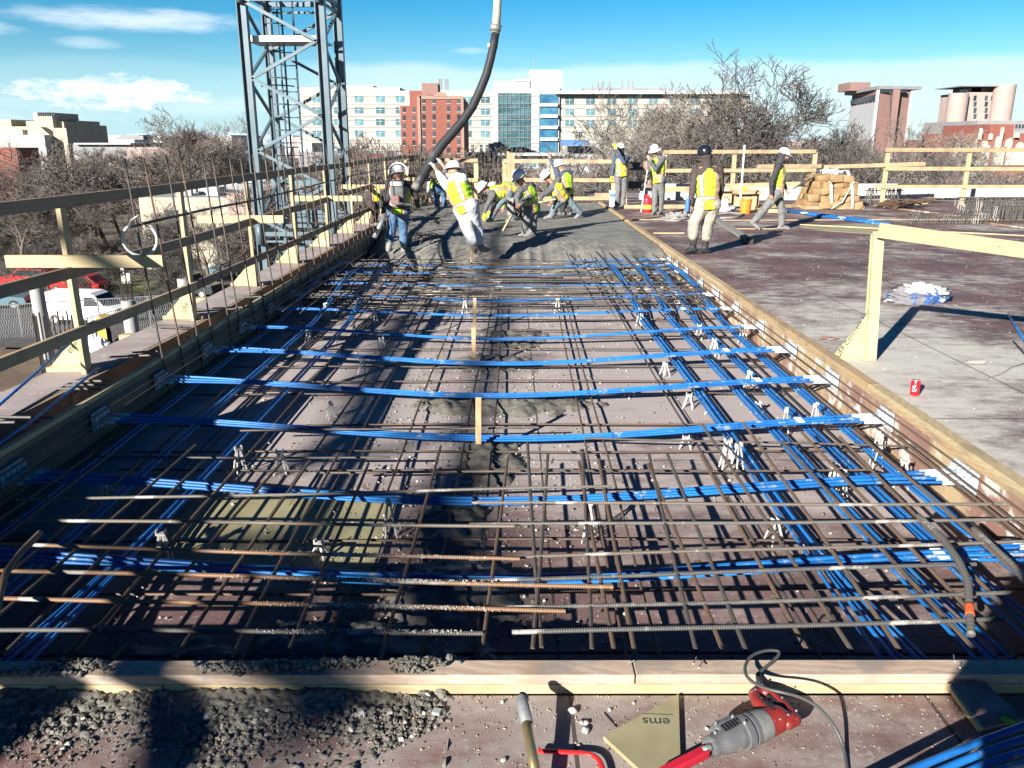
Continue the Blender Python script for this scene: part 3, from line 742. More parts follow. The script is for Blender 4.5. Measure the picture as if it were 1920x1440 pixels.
for q in [(732, 1010, .21), (1104, 1015, .2), (1361, 880, .2), (1381, 890, .2), (1470, 818, .2), (1525, 808, .2), (1640, 868, .2), (1790, 930, .2), (1560, 925, .18), (1575, 940, .18), (1403, 735, .17), (1338, 668, .17), (1291, 765, .11), (1246, 705, .11), (622, 785, .12), (680, 699, .12), (716, 657, .12), (580, 642, .14), (665, 637, .14), (528, 888, .15), (452, 890, .18), (205, 950, .18), (310, 1060, .18), (1450, 1018, .13), (1690, 913, .17), (1180, 745, .05), (1285, 840, .08), (1420, 775, .08), (1645, 880, .16), (600, 1045, .08)]:
    chair(q[0], q[1], q[2], .055, random.random() * 3)
# ---- wooden grade stakes ---------------------------------------------
def stake(px, py0, py1, Y, lab, w=.028):
    a, b_ = A(px, py1, Y), A(px, py0, Y)
    t_ = two_by('grade_stake', a, b_, w, .016, m_pine, label=lab, cat='stake', group='wooden grade stakes in the middle of the pan', bevel=.001, up=(0, 1, 0))
stake(897, 745, 832, 5.35, 'Nearest thin wooden stake upright in the middle of the pan', .04)
stake(888, 614, 670, 7.7, 'Thin wooden stake standing below the second one in the pan middle', .04)
stake(890, 558, 616, 9.3, 'Thin wooden stake standing just before the dense bar strip', .038)
stake(884, 462, 495, 13.2, 'Thin wooden stake standing at the edge of the fresh concrete', .04)
# black rebar scribble left in the concrete
mb = MB()
for i in range(9):
    c0 = G(772 + i * 8, 445 + (i % 3) * 4, -.06); P = []
    for k in range(7):
        a = k / 6 * math.pi; P.append(c0 + V((.12 * math.cos(a) - .02 * i, .25 * math.cos(a), .10 * math.sin(a) - .02)))
    mb.tube(P, .009, 5)
tag(mb.build('bar_loops', m_rebar, origin=G(800, 445, 0)), 'tangle of small bar loops left of the concrete front', 'bar loops')

def g_crust():
    i = random.choice([1, 2, 2, 4, 4, 6]); a, b_ = near[i][0], near[i][1]; px = random.gauss(690, 110); u = (px - a[0]) / (b_[0] - a[0])
    if not .02 < u < .98: return None
    p = G(px, a[1] + (b_[1] - a[1]) * u, -.085 - .012 * (i % 2)); r_ = random.uniform(.002, .0055); an = random.uniform(-.3, 3.4)
    return (p.x, p.y + .009 * math.cos(an), p.z + .009 * math.sin(an)), r_, 0, 0
crumbs('bar_crust', 1500, g_crust, [m_stone])
# ============================================================ GUARD RAILS
def text_mesh(body, size, mat, name, parent, mw, ext=.0005):
    cu = bpy.data.curves.new(name, 'FONT'); cu.body = body; cu.size = size; cu.extrude = ext
    o = bpy.data.objects.new(name, cu); COL.objects.link(o); cu.materials.append(mat)
    bpy.context.view_layer.update()
    me = bpy.data.meshes.new_from_object(o.evaluated_get(bpy.context.evaluated_depsgraph_get()))
    COL.objects.unlink(o); bpy.data.objects.remove(o)
    ob = bpy.data.objects.new(name, me); COL.objects.link(ob)
    if not me.materials: me.materials.append(mat)
    if parent is not None:
        ob.parent = parent; ob.matrix_basis = Matrix.Translation(-parent_origin(parent)) @ mw
    else: ob.matrix_basis = mw
    return ob
def frame(o, x, y):
    x = V(x).normalized(); y = V(y); z = x.cross(y).normalized(); y = z.cross(x)
    return Matrix(((x.x, y.x, z.x, o[0]), (x.y, y.y, z.y, o[1]), (x.z, y.z, z.z, o[2]), (0, 0, 0, 1)))
m_ink = M('stencil_ink', (.03, .05, .04))
# left guard rail: posts with plywood gussets, three rails
posts = [(4.3, 0), (6.4, 1), (8.45, 1), (10.55, 1), (12.6, 1), (14.7, 1), (16.9, 1), (19.0, 1), (21.2, 1), (23.3, 1)]
t = thing('guard_rail', (-3.6, 10, -.05), 'long wooden guard rail on the walkway along the left side', 'guard rail')
zt = -.052
def px_(y): return wx(y) - .06
for i, (y, _) in enumerate(posts):
    x = px_(y) - .02
    p = two_by('post', (x, y, zt), (x + rj(-.02, .02), y + rj(-.03, .03), 1.33), .038, .089, m_pale, t, up=(0, 1, 0))
    gm = m_ply if i != 5 else m_formface
    g0 = V((x - .025, y + .055, zt + .03)); h = .31; w = .30
    MB().prism([g0 + V((.035, 0, 0)), g0 + V((.035, 0, h)), g0 + V((-.01, 0, h)), g0 + V((-w, 0, 0))], (0, .018, 0)).build('gusset', gm, t)
    two_by('foot_block', g0 + V((-w - .02, .005, -.012)), g0 + V((.10, .005, -.012)), .06, .036, m_pale, t)
for z, nm in ((1.315, 'rail'), (.775, 'rail'), (.305, 'rail')):
    ysr = [-1.5, 4.5, 8.46, 12.62, 16.9, 21.2, 24.6]
    for k, (y0, y1) in enumerate(zip(ysr, ysr[1:])):
        two_by(nm, (px_(max(y0, 2)) + .03, y0, z + rj(-.01, .01)), (px_(y1) + .03 , y1 - .01, z + rj(-.01, .01)), .037, .089, m_railbrown if z > .5 or k > 1 else m_pine, t)
# unseen sheets added on the rail to shade the near left of the pan
for y0 in (-4.2, -1.75, .70, 3.15):
    MB().prism([V((px_(3) + .055, y0, -.04)), V((px_(3) + .055, y0 + (2.43 if y0 < 3 else 1.35), -.04)), V((px_(3) + .055, y0 + (2.43 if y0 < 3 else 1.35), .80)), V((px_(3) + .055, y0, .80))], (.018, 0, 0)).build('shade_sheet', m_ply, t)
# corner run towards the back rail
for z in (1.3, .77, .3): two_by('rail', (px_(24.6) + .03, 24.6, z), (-2.75, 25.3, z), .037, .089, m_railbrown, t)
# loose planks laid through the rail
for (a, b_, Y, lab) in [((12, 490), (306, 487), 6.33, 'pale plank laid across the left rail at its first post'), ((371, 411), (532, 411), 10.45, 'pale plank laid across the left rail at its third post'), ((545, 372), (680, 376), 14.6, 'pale plank laid across the left rail at its fifth post'), ((640, 350), (735, 352), 18.9, 'pale plank laid across the left rail near its far end')]:
    pa, pb = A(*a, Y), A(*b_, Y); pb.z = pa.z
    two_by('loose_plank', pa, pb, .037, .095, m_pale, label=lab, cat='plank', group='planks laid across the left rail')
# stamps on the gussets
def gus(i): y = posts[i][0]; x = px_(y) - .02; return V((x - .025, y + .054, zt + .03))
o_ = gus(1); text_mesh('stems', .075, m_ink, 'lettering', t, frame(o_ + V((.01, -.001, .24)), (-.30, 0, -.30), (-.3, 0, .3)) @ Matrix.Rotation(0, 4, 'Z'))
o_ = gus(2); text_mesh('UFP', .07, m_ink, 'lettering', t, frame(o_ + V((-.10, -.001, .03)), (.5, 0, .62), (-.6, 0, .5)))
# foreground rail on the right
pb = G(1632, 676, ZD); y = pb.y; x = pb.x
t = thing('guard_rail', (x, y, ZD), 'near wooden rail with one post and gusset on the right deck', 'guard rail')
two_by('post', (x, y, ZD), (x - .06, y + .02, 1.03), .089, .038, m_pale, t, up=(0, 1, 0))
two_by('post', (x - .03, y + .045, ZD), (x - .085, y + .06, 1.0), .04, .018, m_ply, t, up=(0, 1, 0))
r0 = V((x - .09, y - .035, 1.045)); r1 = A(1985, 478, y - .55)
two_by('rail', r0, r1, .038, .12, m_pine, t)
for z in (.5,): pass
gz = V((x - .045, y + .03, ZD)); q = [gz, gz + V((-.26, .02, .0)), gz + V((-.26, .02, .02)), gz + V((-.0, 0, .42))]
MB().prism(q, (0, .018, 0)).build('gusset', m_ply, t)
text_mesh('UFP Concrete For', .062, m_ink, 'lettering', t, frame(gz + V((-.215, .005, .015)), (.195, 0, .36), (-.36, 0, .195)))
# back rail behind the slab (px measured)
def rail_run(label, Y, xs, ytops, ybase, segs, extra=(), name='guard_rail', mat=m_pine, w=.1):
    c_ = A(xs[0], ybase, Y)
    t_ = thing(name, (c_.x, Y, ZD), label, 'guard rail')
    for x_, top in xs and zip(xs, [ytops[0]] * len(xs)):
        a = A(x_, ybase, Y); b__ = A(x_, top, Y); a.x = b__.x = (a.x + b__.x) / 2
        two_by('post', a, b__, w, .05, m_pale, t_, up=(0, 1, 0))
    for (xa, ya, xb, yb) in segs:
        two_by('rail', A(xa, ya, Y - .06), A(xb, yb, Y - .06), .04, .11, mat, t_)
    return t_
rail_run('back rail left of the gap behind the hose', 25.3, [763, 893], [300], 382, [(763, 299, 896, 301), (763, 336, 896, 338), (763, 370, 896, 372)], w=.13)
rail_run('back rail between the gap and the drinking worker', 25.3, [946, 1036, 1150], [302], 390, [(944, 302, 1165, 303), (944, 337, 1165, 338), (944, 372, 1150, 372)], w=.12)
rail_run('back rail behind the men standing on the right deck', 26.2, [1244, 1374, 1524], [286], 384, [(1244, 285, 1530, 284), (1244, 320, 1530, 319), (1235, 354, 1300, 354), (1420, 312, 1540, 311)], w=.13)
rail_run('far right rail beyond the stirrup cages', 25.0, [1659, 1811, 1955], [280], 388, [(1660, 281, 1990, 281), (1660, 316, 1990, 317), (1545, 313, 1735, 307), (1640, 350, 1990, 350)], w=.13)
# upright bars and stack behind the gap
for i, x_ in enumerate((905, 912, 921, 930, 938)):
    a, b_ = A(x_, 372, 26.5), A(x_, 283 + (i % 2) * 9, 26.5); rebar(a, b_, .02, False, m_rebar, 'thin upright post beyond the gap in the back rail', 'upright posts beyond the gap')
for i, x_ in enumerate((952, 957, 962)):
    two_by('stud_stack', A(x_, 380, 26.0), A(x_, 284 + 2 * i, 26.0), .09, .05, m_pine, label='tall pine stud stacked upright behind the back rail', cat='stud', group='upright studs behind the back rail', up=(0, 1, 0))
# low block wall at the back right
t = thing('low_wall', A(1480, 375, 27), 'low whitish concrete wall along the far right edge of the deck', 'wall')
a, b_ = A(1200, 372, 27.2), A(2050, 372, 27.2); MB().box2((a.x, 27.2, ZD), (b_.x, 27.5, .42)).build('wall', M('pale_block', (.52, .52, .5), (.42, .42, .41), 3, .85, .002), t)
mb = MB()
for i in range(24): mb.box((a.x + .6 * i + .3, 27.19, .17), (.012, .02, .46))
mb.box2((a.x, 27.18, .16), (b_.x, 27.2, .172)); mb.build('joint', M('mortar', (.3, .3, .3)), t)
# black and brown toe panels by the standing men
for (q, m_, lab) in [((1176, 304, 1206, 319), m_black, 'upper black panel behind the standing men'), ((1176, 340, 1204, 354), m_black, 'lower black panel behind the standing men'), ((1206, 302, 1218, 319), m_formface, 'upper brown panel next to the black one'), ((1204, 338, 1222, 352), m_formface, 'lower brown panel next to the black one')]:
    a, b_ = A(q[0], q[3], 24.4), A(q[2], q[1], 24.4)
    tag(MB().box2((a.x, 24.4, a.z), (b_.x, 24.42, b_.z)).build('toe_panel', m_, origin=a), lab, 'panel')
for i, x_ in enumerate((1172, 1226)):
    two_by('rail_post', A(x_, 396, 24.5), A(x_, 300, 24.5), .1, .05, m_pale, label=('pale post right beside the drinking worker', 'pale post behind the man with the pole')[i], cat='post', up=(0, 1, 0))
for (xa, ya, xb, yb, Y, lab) in [(1115, 366, 1150, 368, 24.3, 'short lowest board left of the drinking worker'), (1170, 389, 1330, 388, 23.6, 'long plank lying on the deck behind the standing men'), (1230, 355, 1300, 354, 24.6, 'board end behind the man with the pole'), (1360, 349, 1500, 345, 25.3, 'log like plank lying on the boxes')]:
    two_by('loose_plank', A(xa, ya, Y), A(xb, yb, Y), .09, .14, m_pine, label=lab, cat='plank')
# ============================================================ PEOPLE
m_skin = M('skin', (.42, .23, .16), (.36, .19, .13), 20, .55)
m_vest, gv, bv = new_mat('vest_lime'); gv.l.new(gv.mix(gv.ramp(gv.noise(coords(gv), 9, 4), .4, .65), (.34, .60, .03), (.27, .50, .02)), bv.inputs['Base Color']); bv.inputs['Roughness'].default_value = .8
bump(gv, bv, gv.noise(coords(gv), 14, 4), .02, .7)
m_vesty = M('vest_yellow', (.58, .62, .03), (.5, .54, .02), 8, .8, .01)
m_orange = M('vest_orange', (.6, .16, .04)); m_silver = M('vest_silver', (.36, .35, .335), (.3, .29, .28), 20, .35)
m_helm = M('helmet_white', (.62, .62, .63), rough=.3); m_helmb = M('helmet_black', (.012, .013, .02), rough=.22)
m_jacket = M('jacket_black', (.025, .024, .026), (.04, .038, .04), 9, .85, .01); m_brown = M('jacket_brown', (.06, .045, .042), (.045, .034, .032), 7, .85, .01)
m_greyj = M('jacket_grey', (.10, .105, .11), (.075, .08, .085), 8, .85, .01); m_bluej = M('jacket_blue', (.05, .075, .12), (.04, .06, .10), 8, .85, .01)
m_khaki = M('trousers_khaki', (.34, .31, .255), (.27, .24, .20), 7, .85, .012); m_jeans = M('jeans', (.035, .085, .17), (.07, .14, .25), 8, .85, .01, c3=(.2, .21, .21), s3=9, lo3=.6, hi3=.7)
m_greyt = M('trousers_grey', (.15, .155, .155), (.11, .115, .115), 8, .85, .012, c3=(.26, .25, .24), s3=12, lo3=.58, hi3=.7); m_whitet = M('trousers_white', (.50, .51, .54), (.43, .44, .47), 6, .85, .012, c3=(.25, .25, .24), s3=7, lo3=.62, hi3=.74)
m_redt = M('trousers_red', (.5, .03, .04), (.4, .02, .03), 6, .85, .01); m_jeansg = M('jeans_grey', (.13, .18, .20), (.09, .13, .15), 8, .85, .01)
m_boot = M('boot_black', (.03, .03, .032), (.07, .068, .065), 9, .4, .004, lo=.5, hi=.65); m_bootc = M('boot_concrete', (.24, .235, .22), (.18, .177, .165), 8, .8, .01); m_bootm = M('boot_muddy', (.13, .125, .11), (.2, .19, .17), 8, .75, .01)
m_glovey = M('glove_yellow', (.6, .75, .04)); m_gloveg = M('glove_grey', (.3, .3, .3)); m_gloveb = M('glove_blue', (.05, .16, .42)); m_shirtw = M('shirt_white', (.55, .56, .58), (.5, .51, .53), 6, .85, .01)
TMP = []
def remesh(mb, name, mat, parent, vox, smooth=2, disp=0, dscale=.12, label=None):
    o = mb.build(name, mat, smooth=True)
    r = o.modifiers.new('r', 'REMESH'); r.mode = 'VOXEL'; r.voxel_size = vox; r.use_smooth_shade = True
    if smooth: s_ = o.modifiers.new('s', 'SMOOTH'); s_.iterations = smooth; s_.factor = .5
    if disp:
        tx = bpy.data.textures.new('folds', 'CLOUDS'); tx.noise_scale = dscale; tx.noise_depth = 2
        d = o.modifiers.new('d', 'DISPLACE'); d.texture = tx; d.strength = disp; d.mid_level = .5; d.texture_coords = 'LOCAL'
    bpy.context.view_layer.update()
    me = bpy.data.meshes.new_from_object(o.evaluated_get(bpy.context.evaluated_depsgraph_get()))
    me.name = name; old = o.data; o.modifiers.clear(); o.data = me; bpy.data.meshes.remove(old)
    if not me.materials: me.materials.append(mat)
    o0 = parent_origin(parent); me.transform(Matrix.Translation(-o0)); o.parent = parent
    return o
def loft(mb, rings, n=40, matf=None):
    """rings: (centre, x axis, y axis, rx, ry, power)"""
    b0 = len(mb.v)
    for c, ax, ay, r1, r2, pw in rings:
        for j in range(n):
            a = 2 * math.pi * j / n; ca, sa = math.cos(a), math.sin(a)
            x = math.copysign(abs(ca) ** pw, ca) * r1; y = math.copysign(abs(sa) ** pw, sa) * r2
            mb.v.append(tuple(c + ax * x + ay * y))
    for i in range(len(rings) - 1):
        for j in range(n):
            mb.f.append((b0 + i * n + j, b0 + i * n + (j + 1) % n, b0 + (i + 1) * n + (j + 1) % n, b0 + (i + 1) * n + j)); mb.m.append(matf(i, j) if matf else 0)
def hand(mb, w, d, nrm, side, curl=.7, s=1.0, grow=0):
    """w wrist, d pointing direction, nrm palm normal (towards the curl)"""
    d = d.normalized(); nrm = (nrm - d * nrm.dot(d)).normalized(); x = d.cross(nrm) * side
    mb.cap(w - d * .02 * s, w + d * .035 * s, .024 * s + grow, .03 * s + grow, 10)
    for k in (-.022, 0, .022): mb.cap(w + d * .03 * s + x * k * s * .6, w + d * .088 * s + x * k * s, .015 * s + grow, .014 * s + grow, 8)
    for k, L in ((-.031, .062), (-.011, .076), (.010, .08), (.03, .072)):
        a = w + d * .09 * s + x * k * s; d1 = (d * math.cos(curl * .6) + nrm * math.sin(curl * .6)); d2 = (d * math.cos(curl * 1.6) + nrm * math.sin(curl * 1.6))
        m1 = a + d1 * L * .5 * s; mb.cap(a, m1, .0092 * s + grow, .0086 * s + grow, 7); mb.cap(m1, m1 + d2 * L * .5 * s, .0086 * s + grow, .0075 * s + grow, 7)
    a = w + d * .03 * s - x * .028 * s; b_ = a + (d * .6 - x * .7 + nrm * .4).normalized() * .036 * s
    mb.cap(a, b_, .0125 * s + grow, .0105 * s + grow, 8); mb.cap(b_, b_ + (d * .9 + nrm * .35).normalized() * .032 * s, .0105 * s + grow, .0085 * s + grow, 8)
def person(label, J, c):
    """J: joints in world space; c: clothing"""
    hip = (J['hipL'] + J['hipR']) / 2; sh = (J['shL'] + J['shR']) / 2; up = (sh - hip).normalized()
    rt = (J['shR'] - J['shL']).normalized(); fw = up.cross(rt).normalized(); rt = fw.cross(up)
    base = V(((J['ankL'] + J['ankR']) / 2)); base.z = min(J['ankL'].z, J['ankR'].z) - .08
    t = thing('person', base, label, 'person', c.get('group'))
    s = c.get('s', 1.0)
    sw = .19 * s
    SL, SR = sh - rt * sw, sh + rt * sw                                     # keep shoulder breadth human
    HL, HR = hip - rt * .09 * s, hip + rt * .09 * s
    chest = hip.lerp(sh, .66) ; waist = hip.lerp(sh, .28)
    neck = sh + up * .04 * s
    hc = J['head']; hu = (hc - neck).normalized() if (hc - neck).length > .05 else up
    hf = V(c['face']).normalized(); hf = (hf - hu * hf.dot(hu) * .8).normalized(); hr = hf.cross(hu).normalized(); hu = hr.cross(hf)
    fr = (hr, hf, hu)
    arms = [(SL, J['elL'], J['wrL'], -1), (SR, J['elR'], J['wrR'], 1)]
    legs = [(HL, J['knL'], J['ankL']), (HR, J['knR'], J['ankR'])]
    # ---- body: one continuous surface
    mb = MB()
    for k in range(5):
        u = k / 4; p = hip.lerp(sh, u)
        mb.cap(p - rt * (.06 + .05 * u) * s, p + rt * (.06 + .05 * u) * s, .085 * s, .085 * s, 12)
    for a, e, w, sd_ in arms:
        mb.cap(a, e, .047 * s, .037 * s); mb.cap(e, w, .037 * s, .024 * s)
        hd = V(c.get('handL' if sd_ < 0 else 'handR', (w - e).normalized())); nr = V(c.get('palm', tuple(fw)))
        hand(mb, w, hd, nr, sd_, c.get('curl', .7), s)
    for h, k, a in legs:
        mb.cap(h, k, .075 * s, .052 * s); mb.cap(k, a, .05 * s, .034 * s)
        mb.cap(a, a - V((0, 0, .03)), .035 * s, .035 * s)
    mb.cap(neck - up * .03 * s, hc - hu * .03 * s, .054 * s, .05 * s)
    mb.ell(hc + hu * .02 * s, fr, (.076 * s, .094 * s, .098 * s)); mb.ell(hc + hf * .028 * s - hu * .045 * s, fr, (.058 * s, .062 * s, .07 * s))
    mb.cap(hc + hf * .088 * s + hu * .008 * s, hc + hf * .108 * s - hu * .028 * s, .008 * s, .015 * s, 8)      # nose
    mb.ell(hc + hf * .092 * s + hu * .03 * s, fr, (.05 * s, .012 * s, .01 * s))                              # brow
    mb.ell(hc + hf * .088 * s - hu * .058 * s, fr, (.024 * s, .01 * s, .010 * s)); mb.ell(hc + hf * .078 * s - hu * .098 * s, fr, (.024 * s, .016 * s, .016 * s))
    for q in (-1, 1):
        mb.ell(hc + hr * q * .079 * s - hu * .005 * s, fr, (.01 * s, .02 * s, .03 * s)); mb.ell(hc + hf * .068 * s + hr * q * .04 * s - hu * .03 * s, fr, (.02 * s, .016 * s, .018 * s))
    body = remesh(mb, 'body', m_skin, t, .0085, 1)
    eb = MB()
    for q in (-1, 1): eb.ell(hc + hf * .086 * s + hr * q * .031 * s + hu * .008 * s, fr, (.011 * s, .007 * s, .008 * s), 8, 6)
    eb.build('eyes', m_black, t, smooth=True)
    # ---- trousers
    tr = c.get('baggy', .016); mb = MB(); bt = c.get('boot_top', .30)
    mb.cap(HL + up * .02, HR + up * .02, (.115 + tr) * s, (.115 + tr) * s); mb.cap(hip - rt * .05 * s + up * .1 * s, hip + rt * .05 * s + up * .1 * s, .12 * s, .12 * s)
    for h, k, a in legs:
        mb.cap(h, k, (.098 + tr) * s, (.066 + tr) * s); e = k.lerp(a, c.get('trlen', .93)); mb.cap(k, e, (.066 + tr) * s, (.055 + tr * 1.1) * s)
    remesh(mb, 'trousers', c['trousers'], t, .014, 2, .03, .09)
    # ---- boots
    for i, (h, k, a) in enumerate(legs):
        td = c.get('toeL' if i == 0 else 'toeR', c.get('toe')); td = V(td) if td else V((fw.x, fw.y, 0)); td = td.normalized()
        mb = MB(); tp = a.lerp(k, bt * 1.9 if bt > .2 else bt)
        mb.cap(a, tp, .052 * s, .066 * s); heel = a - td * .045 * s - V((0, 0, .04 * s)); ball = a + td * .11 * s - V((0, 0, .045 * s)); toe = a + td * .17 * s - V((0, 0, .052 * s))
        mb.cap(a - V((0, 0, .01)), heel, .052 * s, .04 * s); mb.cap(heel, ball, .04 * s, .042 * s); mb.cap(ball, toe, .045 * s, .034 * s)
        mb.cap(a, ball, .05 * s, .042 * s)
        remesh(mb, 'boot', c.get('boots', m_bootc), t, .013, 1, .008, .06)
        if c.get('cuff'):
            d_ = (tp - a).normalized(); MB().tube([tp - d_ * .05, tp + d_ * .03], [.072 * s, .074 * s], 14).build('boot_cuff', c['cuff'], t, smooth=True)
    # ---- jacket
    mb = MB()
    for k in range(6):
        u = k / 5; p = hip.lerp(sh, u * .94 + .02); w_ = (.062 + .032 * u) * s
        mb.cap(p - rt * w_, p + rt * w_, .108 * s, .108 * s, 14)
    mb.cap(SL, SR, .08 * s, .08 * s); mb.cap(sh, neck + up * .01, .09 * s, .068 * s)
    for a, e, w, sd_ in arms:
        L_ = c.get('sleeve', .93); mb.cap(a, e, .074 * s, .06 * s)
        if L_ > .2: mb.cap(e, e.lerp(w, L_), .06 * s, .043 * s)
    if c.get('hood'):
        mb2 = MB(); mb2.ell(hc - hf * .022 * s + hu * .005 * s, fr, (.098 * s, .098 * s, .118 * s)); mb2.cap(neck, hc - hf * .02 * s - hu * .05 * s, .088 * s, .085 * s); mb2.cap(hc - hu * .075 * s - hf * .01, hc - hu * .08 * s + hf * .05 * s, .06 * s, .05 * s)
        remesh(mb2, 'hood', c['hood'], t, .012, 2, .012, .06)
    remesh(mb, 'jacket', c['jacket'], t, .013, 2, .026, .08)
    # ---- gloves
    if c.get('gloves'):
        for a, e, w, sd_ in arms:
            mb = MB(); hand(mb, w, V(c.get('handL' if sd_ < 0 else 'handR', (w - e).normalized())), V(c.get('palm', tuple(fw))), sd_, c.get('curl', .7), s * 1.06, .003)
            remesh(mb, 'glove', c['gloves'], t, .008, 1)
    # ---- vest: a shell round the torso with reflective strips
    if c.get('vest', True):
        mb = MB(); rings = []; NR = 30; NC = 56
        prof = [(-.10, .178, .16), (0, .185, .162), (.15, .18, .158), (.3, .187, .158), (.5, .203, .16), (.7, .214, .158), (.82, .214, .15), (.9, .196, .136), (.96, .16, .112), (1.03, .11, .09)]
        L = (sh - hip).length
        for i in range(NR + 1):
            u = -.10 + 1.13 * i / NR
            for (u0, a0, b0), (u1, a1, b1) in zip(prof, prof[1:]):
                if u0 <= u <= u1 + 1e-6: f = (u - u0) / (u1 - u0); A_, B_ = a0 + (a1 - a0) * f, b0 + (b1 - b0) * f; break
            wob = 1 + .025 * math.sin(i * 1.3 + label.__len__())
            rings.append((hip + up * (L * u + (.03 if u > .95 else 0)), rt, fw, A_ * s * wob, B_ * s, .86))
        waist_r = c.get('band', (8, 9)); Lm, Om, Sm, Ym = 0, 1, 2, 3
        def mf(i, j):
            col = j / NC * 360
            dv = min(abs(((col - q + 180) % 360) - 180) for q in (52, 128, 232, 308))
            if i in waist_r or (c.get('band2') and i in c['band2']): return Sm
            if (i + 1) in waist_r or (i - 1) in waist_r: return Om
            if dv < 8.5: return Sm
            if dv < 14.5: return Om
            if i == 0: return Ym
            return Lm
        loft(mb, rings, NC, mf)
        vm = c.get('vestmat', m_vest)
        v_ = mb.build('vest', [vm, m_orange, m_silver, m_vesty], t, smooth=True)
        tx = bpy.data.textures.new('vfold', 'CLOUDS'); tx.noise_scale = .09
        d = v_.modifiers.new('d', 'DISPLACE'); d.texture = tx; d.strength = .03; d.mid_level = .5
        so = v_.modifiers.new('so', 'SOLIDIFY'); so.thickness = .004
    # ---- helmet
    hm = c.get('helmet', m_helm)
    if hm:
        o_ = hc + hu * .035 * s; k = 1.0 * s
        prof = [(.128 * k, .0), (.126 * k, .03 * k), (.12 * k, .06 * k), (.105 * k, .09 * k), (.08 * k, .112 * k), (.045 * k, .126 * k), (.012 * k, .13 * k), (.0005, .13 * k)]
        he = thing_part = bpy.data.objects.new('helmet', None)
        mb = MB()
        mb.lathe(prof, o_, 28, (hr * .88, hf * 1.04, hu), cap=False)
        if c.get('fullbrim'): mb.lathe([(.127 * k, .004), (.175 * k, -.018 * k), (.177 * k, -.022 * k), (.126 * k, -.003)], o_, 28, (hr * .92, hf * 1.06, hu), cap=False)
        else:
            mb.lathe([(.127 * k, .006), (.142 * k, -.004 * k), (.142 * k, -.009 * k), (.125 * k, -.004)], o_, 28, (hr * .9, hf * 1.04, hu), cap=False)
            pk = [o_ + hf * (.11 * k) + hr * x * k for x in (-.085, .085)]
            mb.prism([o_ + hf * .10 * k - hr * .09 * k, o_ + hf * .17 * k - hr * .06 * k - hu * .012 * k, o_ + hf * .185 * k - hu * .015 * k, o_ + hf * .17 * k + hr * .06 * k - hu * .012 * k, o_ + hf * .10 * k + hr * .09 * k], hu * .006)
        for q in (-.3, 0, .3): mb.tube([o_ + hr * q * .11 * k + (hf * math.cos(a) * .128 + hu * (math.sin(a) * .126)) * k * (1 - abs(q) * .25) for a in [math.pi * i / 12 for i in range(1, 12)]], .005 * k, 5)
        mb.build('helmet', hm, t, smooth=True, auto=40)
        bpy.data.objects.remove(he)
        if c.get('liner'):
            MB().lathe([(.112 * k, -.05 * k), (.121 * k, .02 * k)], o_, 24, (hr * .9, hf * 1.0, hu), cap=False).build('winter_liner', c['liner'], t, smooth=True)
    return t, dict(up=up, rt=rt, fw=fw, hip=hip, sh=sh, hc=hc, hf=hf, hu=hu, hr=hr)
def P_(Y, **k):
    """pixel joints with a depth offset each -> world"""
    out = {}
    for n, v in k.items(): out[n] = A(v[0], v[1], Y + (v[2] if len(v) > 2 else 0))
    return out
def foot_y(px, py, z=ZD): return G(px, py, z).y

# black helmeted man, back to us
Y = foot_y(1310, 477)
J = P_(Y, head=(1322, 291, 0), shL=(1306, 321), shR=(1347, 321), elL=(1299, 354, -.05), wrL=(1294, 384, -.1), elR=(1351, 354, .05), wrR=(1347, 380, .15), hipL=(1315, 385), hipR=(1337, 386), knL=(1301, 418, -.05), knR=(1327, 420, .05), ankL=(1300, 465, 0), ankR=(1322, 466, .1))
person('man in black hard hat and lime vest standing with his back turned', J, dict(face=(-.35, .9, -.12), jacket=m_brown, trousers=m_khaki, baggy=.035, trlen=.5, boots=m_boot, boot_top=.4, cuff=m_bootc, helmet=m_helmb, hood=m_brown, vestmat=m_vest, palm=(.3, 1, 0), toe=(-.75, -.3, 0), s=.99))
b1 = A(1289, 384, Y - .15)
tag(MB().lathe([(.02, .10), (.034, .085), (.036, .04), (.036, -.1), (.028, -.12)], b1, 14).build('drink_bottle', m_gloveb, origin=b1, smooth=True), 'blue drink bottle in the left hand of the black helmeted man', 'bottle')
# walker
Y = foot_y(1465, 431)
J = P_(Y, head=(1469, 291, 0), shL=(1462, 312, .18), shR=(1459, 312, -.18), elL=(1466, 338, .22), wrL=(1473, 352, .1), elR=(1447, 340, -.26), wrR=(1447, 364, -.22), hipL=(1456, 364, .09), hipR=(1455, 365, -.09), knL=(1466, 392, .08), knR=(1434, 391, -.1), ankL=(1465, 423, .06), ankR=(1413, 416, -.12))
person('man in white hard hat and black hood walking to the right', J, dict(face=(1, -.25, -.15), jacket=m_jacket, trousers=m_greyt, baggy=.02, boots=m_bootc, boot_top=.3, hood=m_jacket, toeL=(1, 0, -.05), toeR=(.8, 0, -.6), palm=(.2, .8, 0), vestmat=m_vest, s=.97))
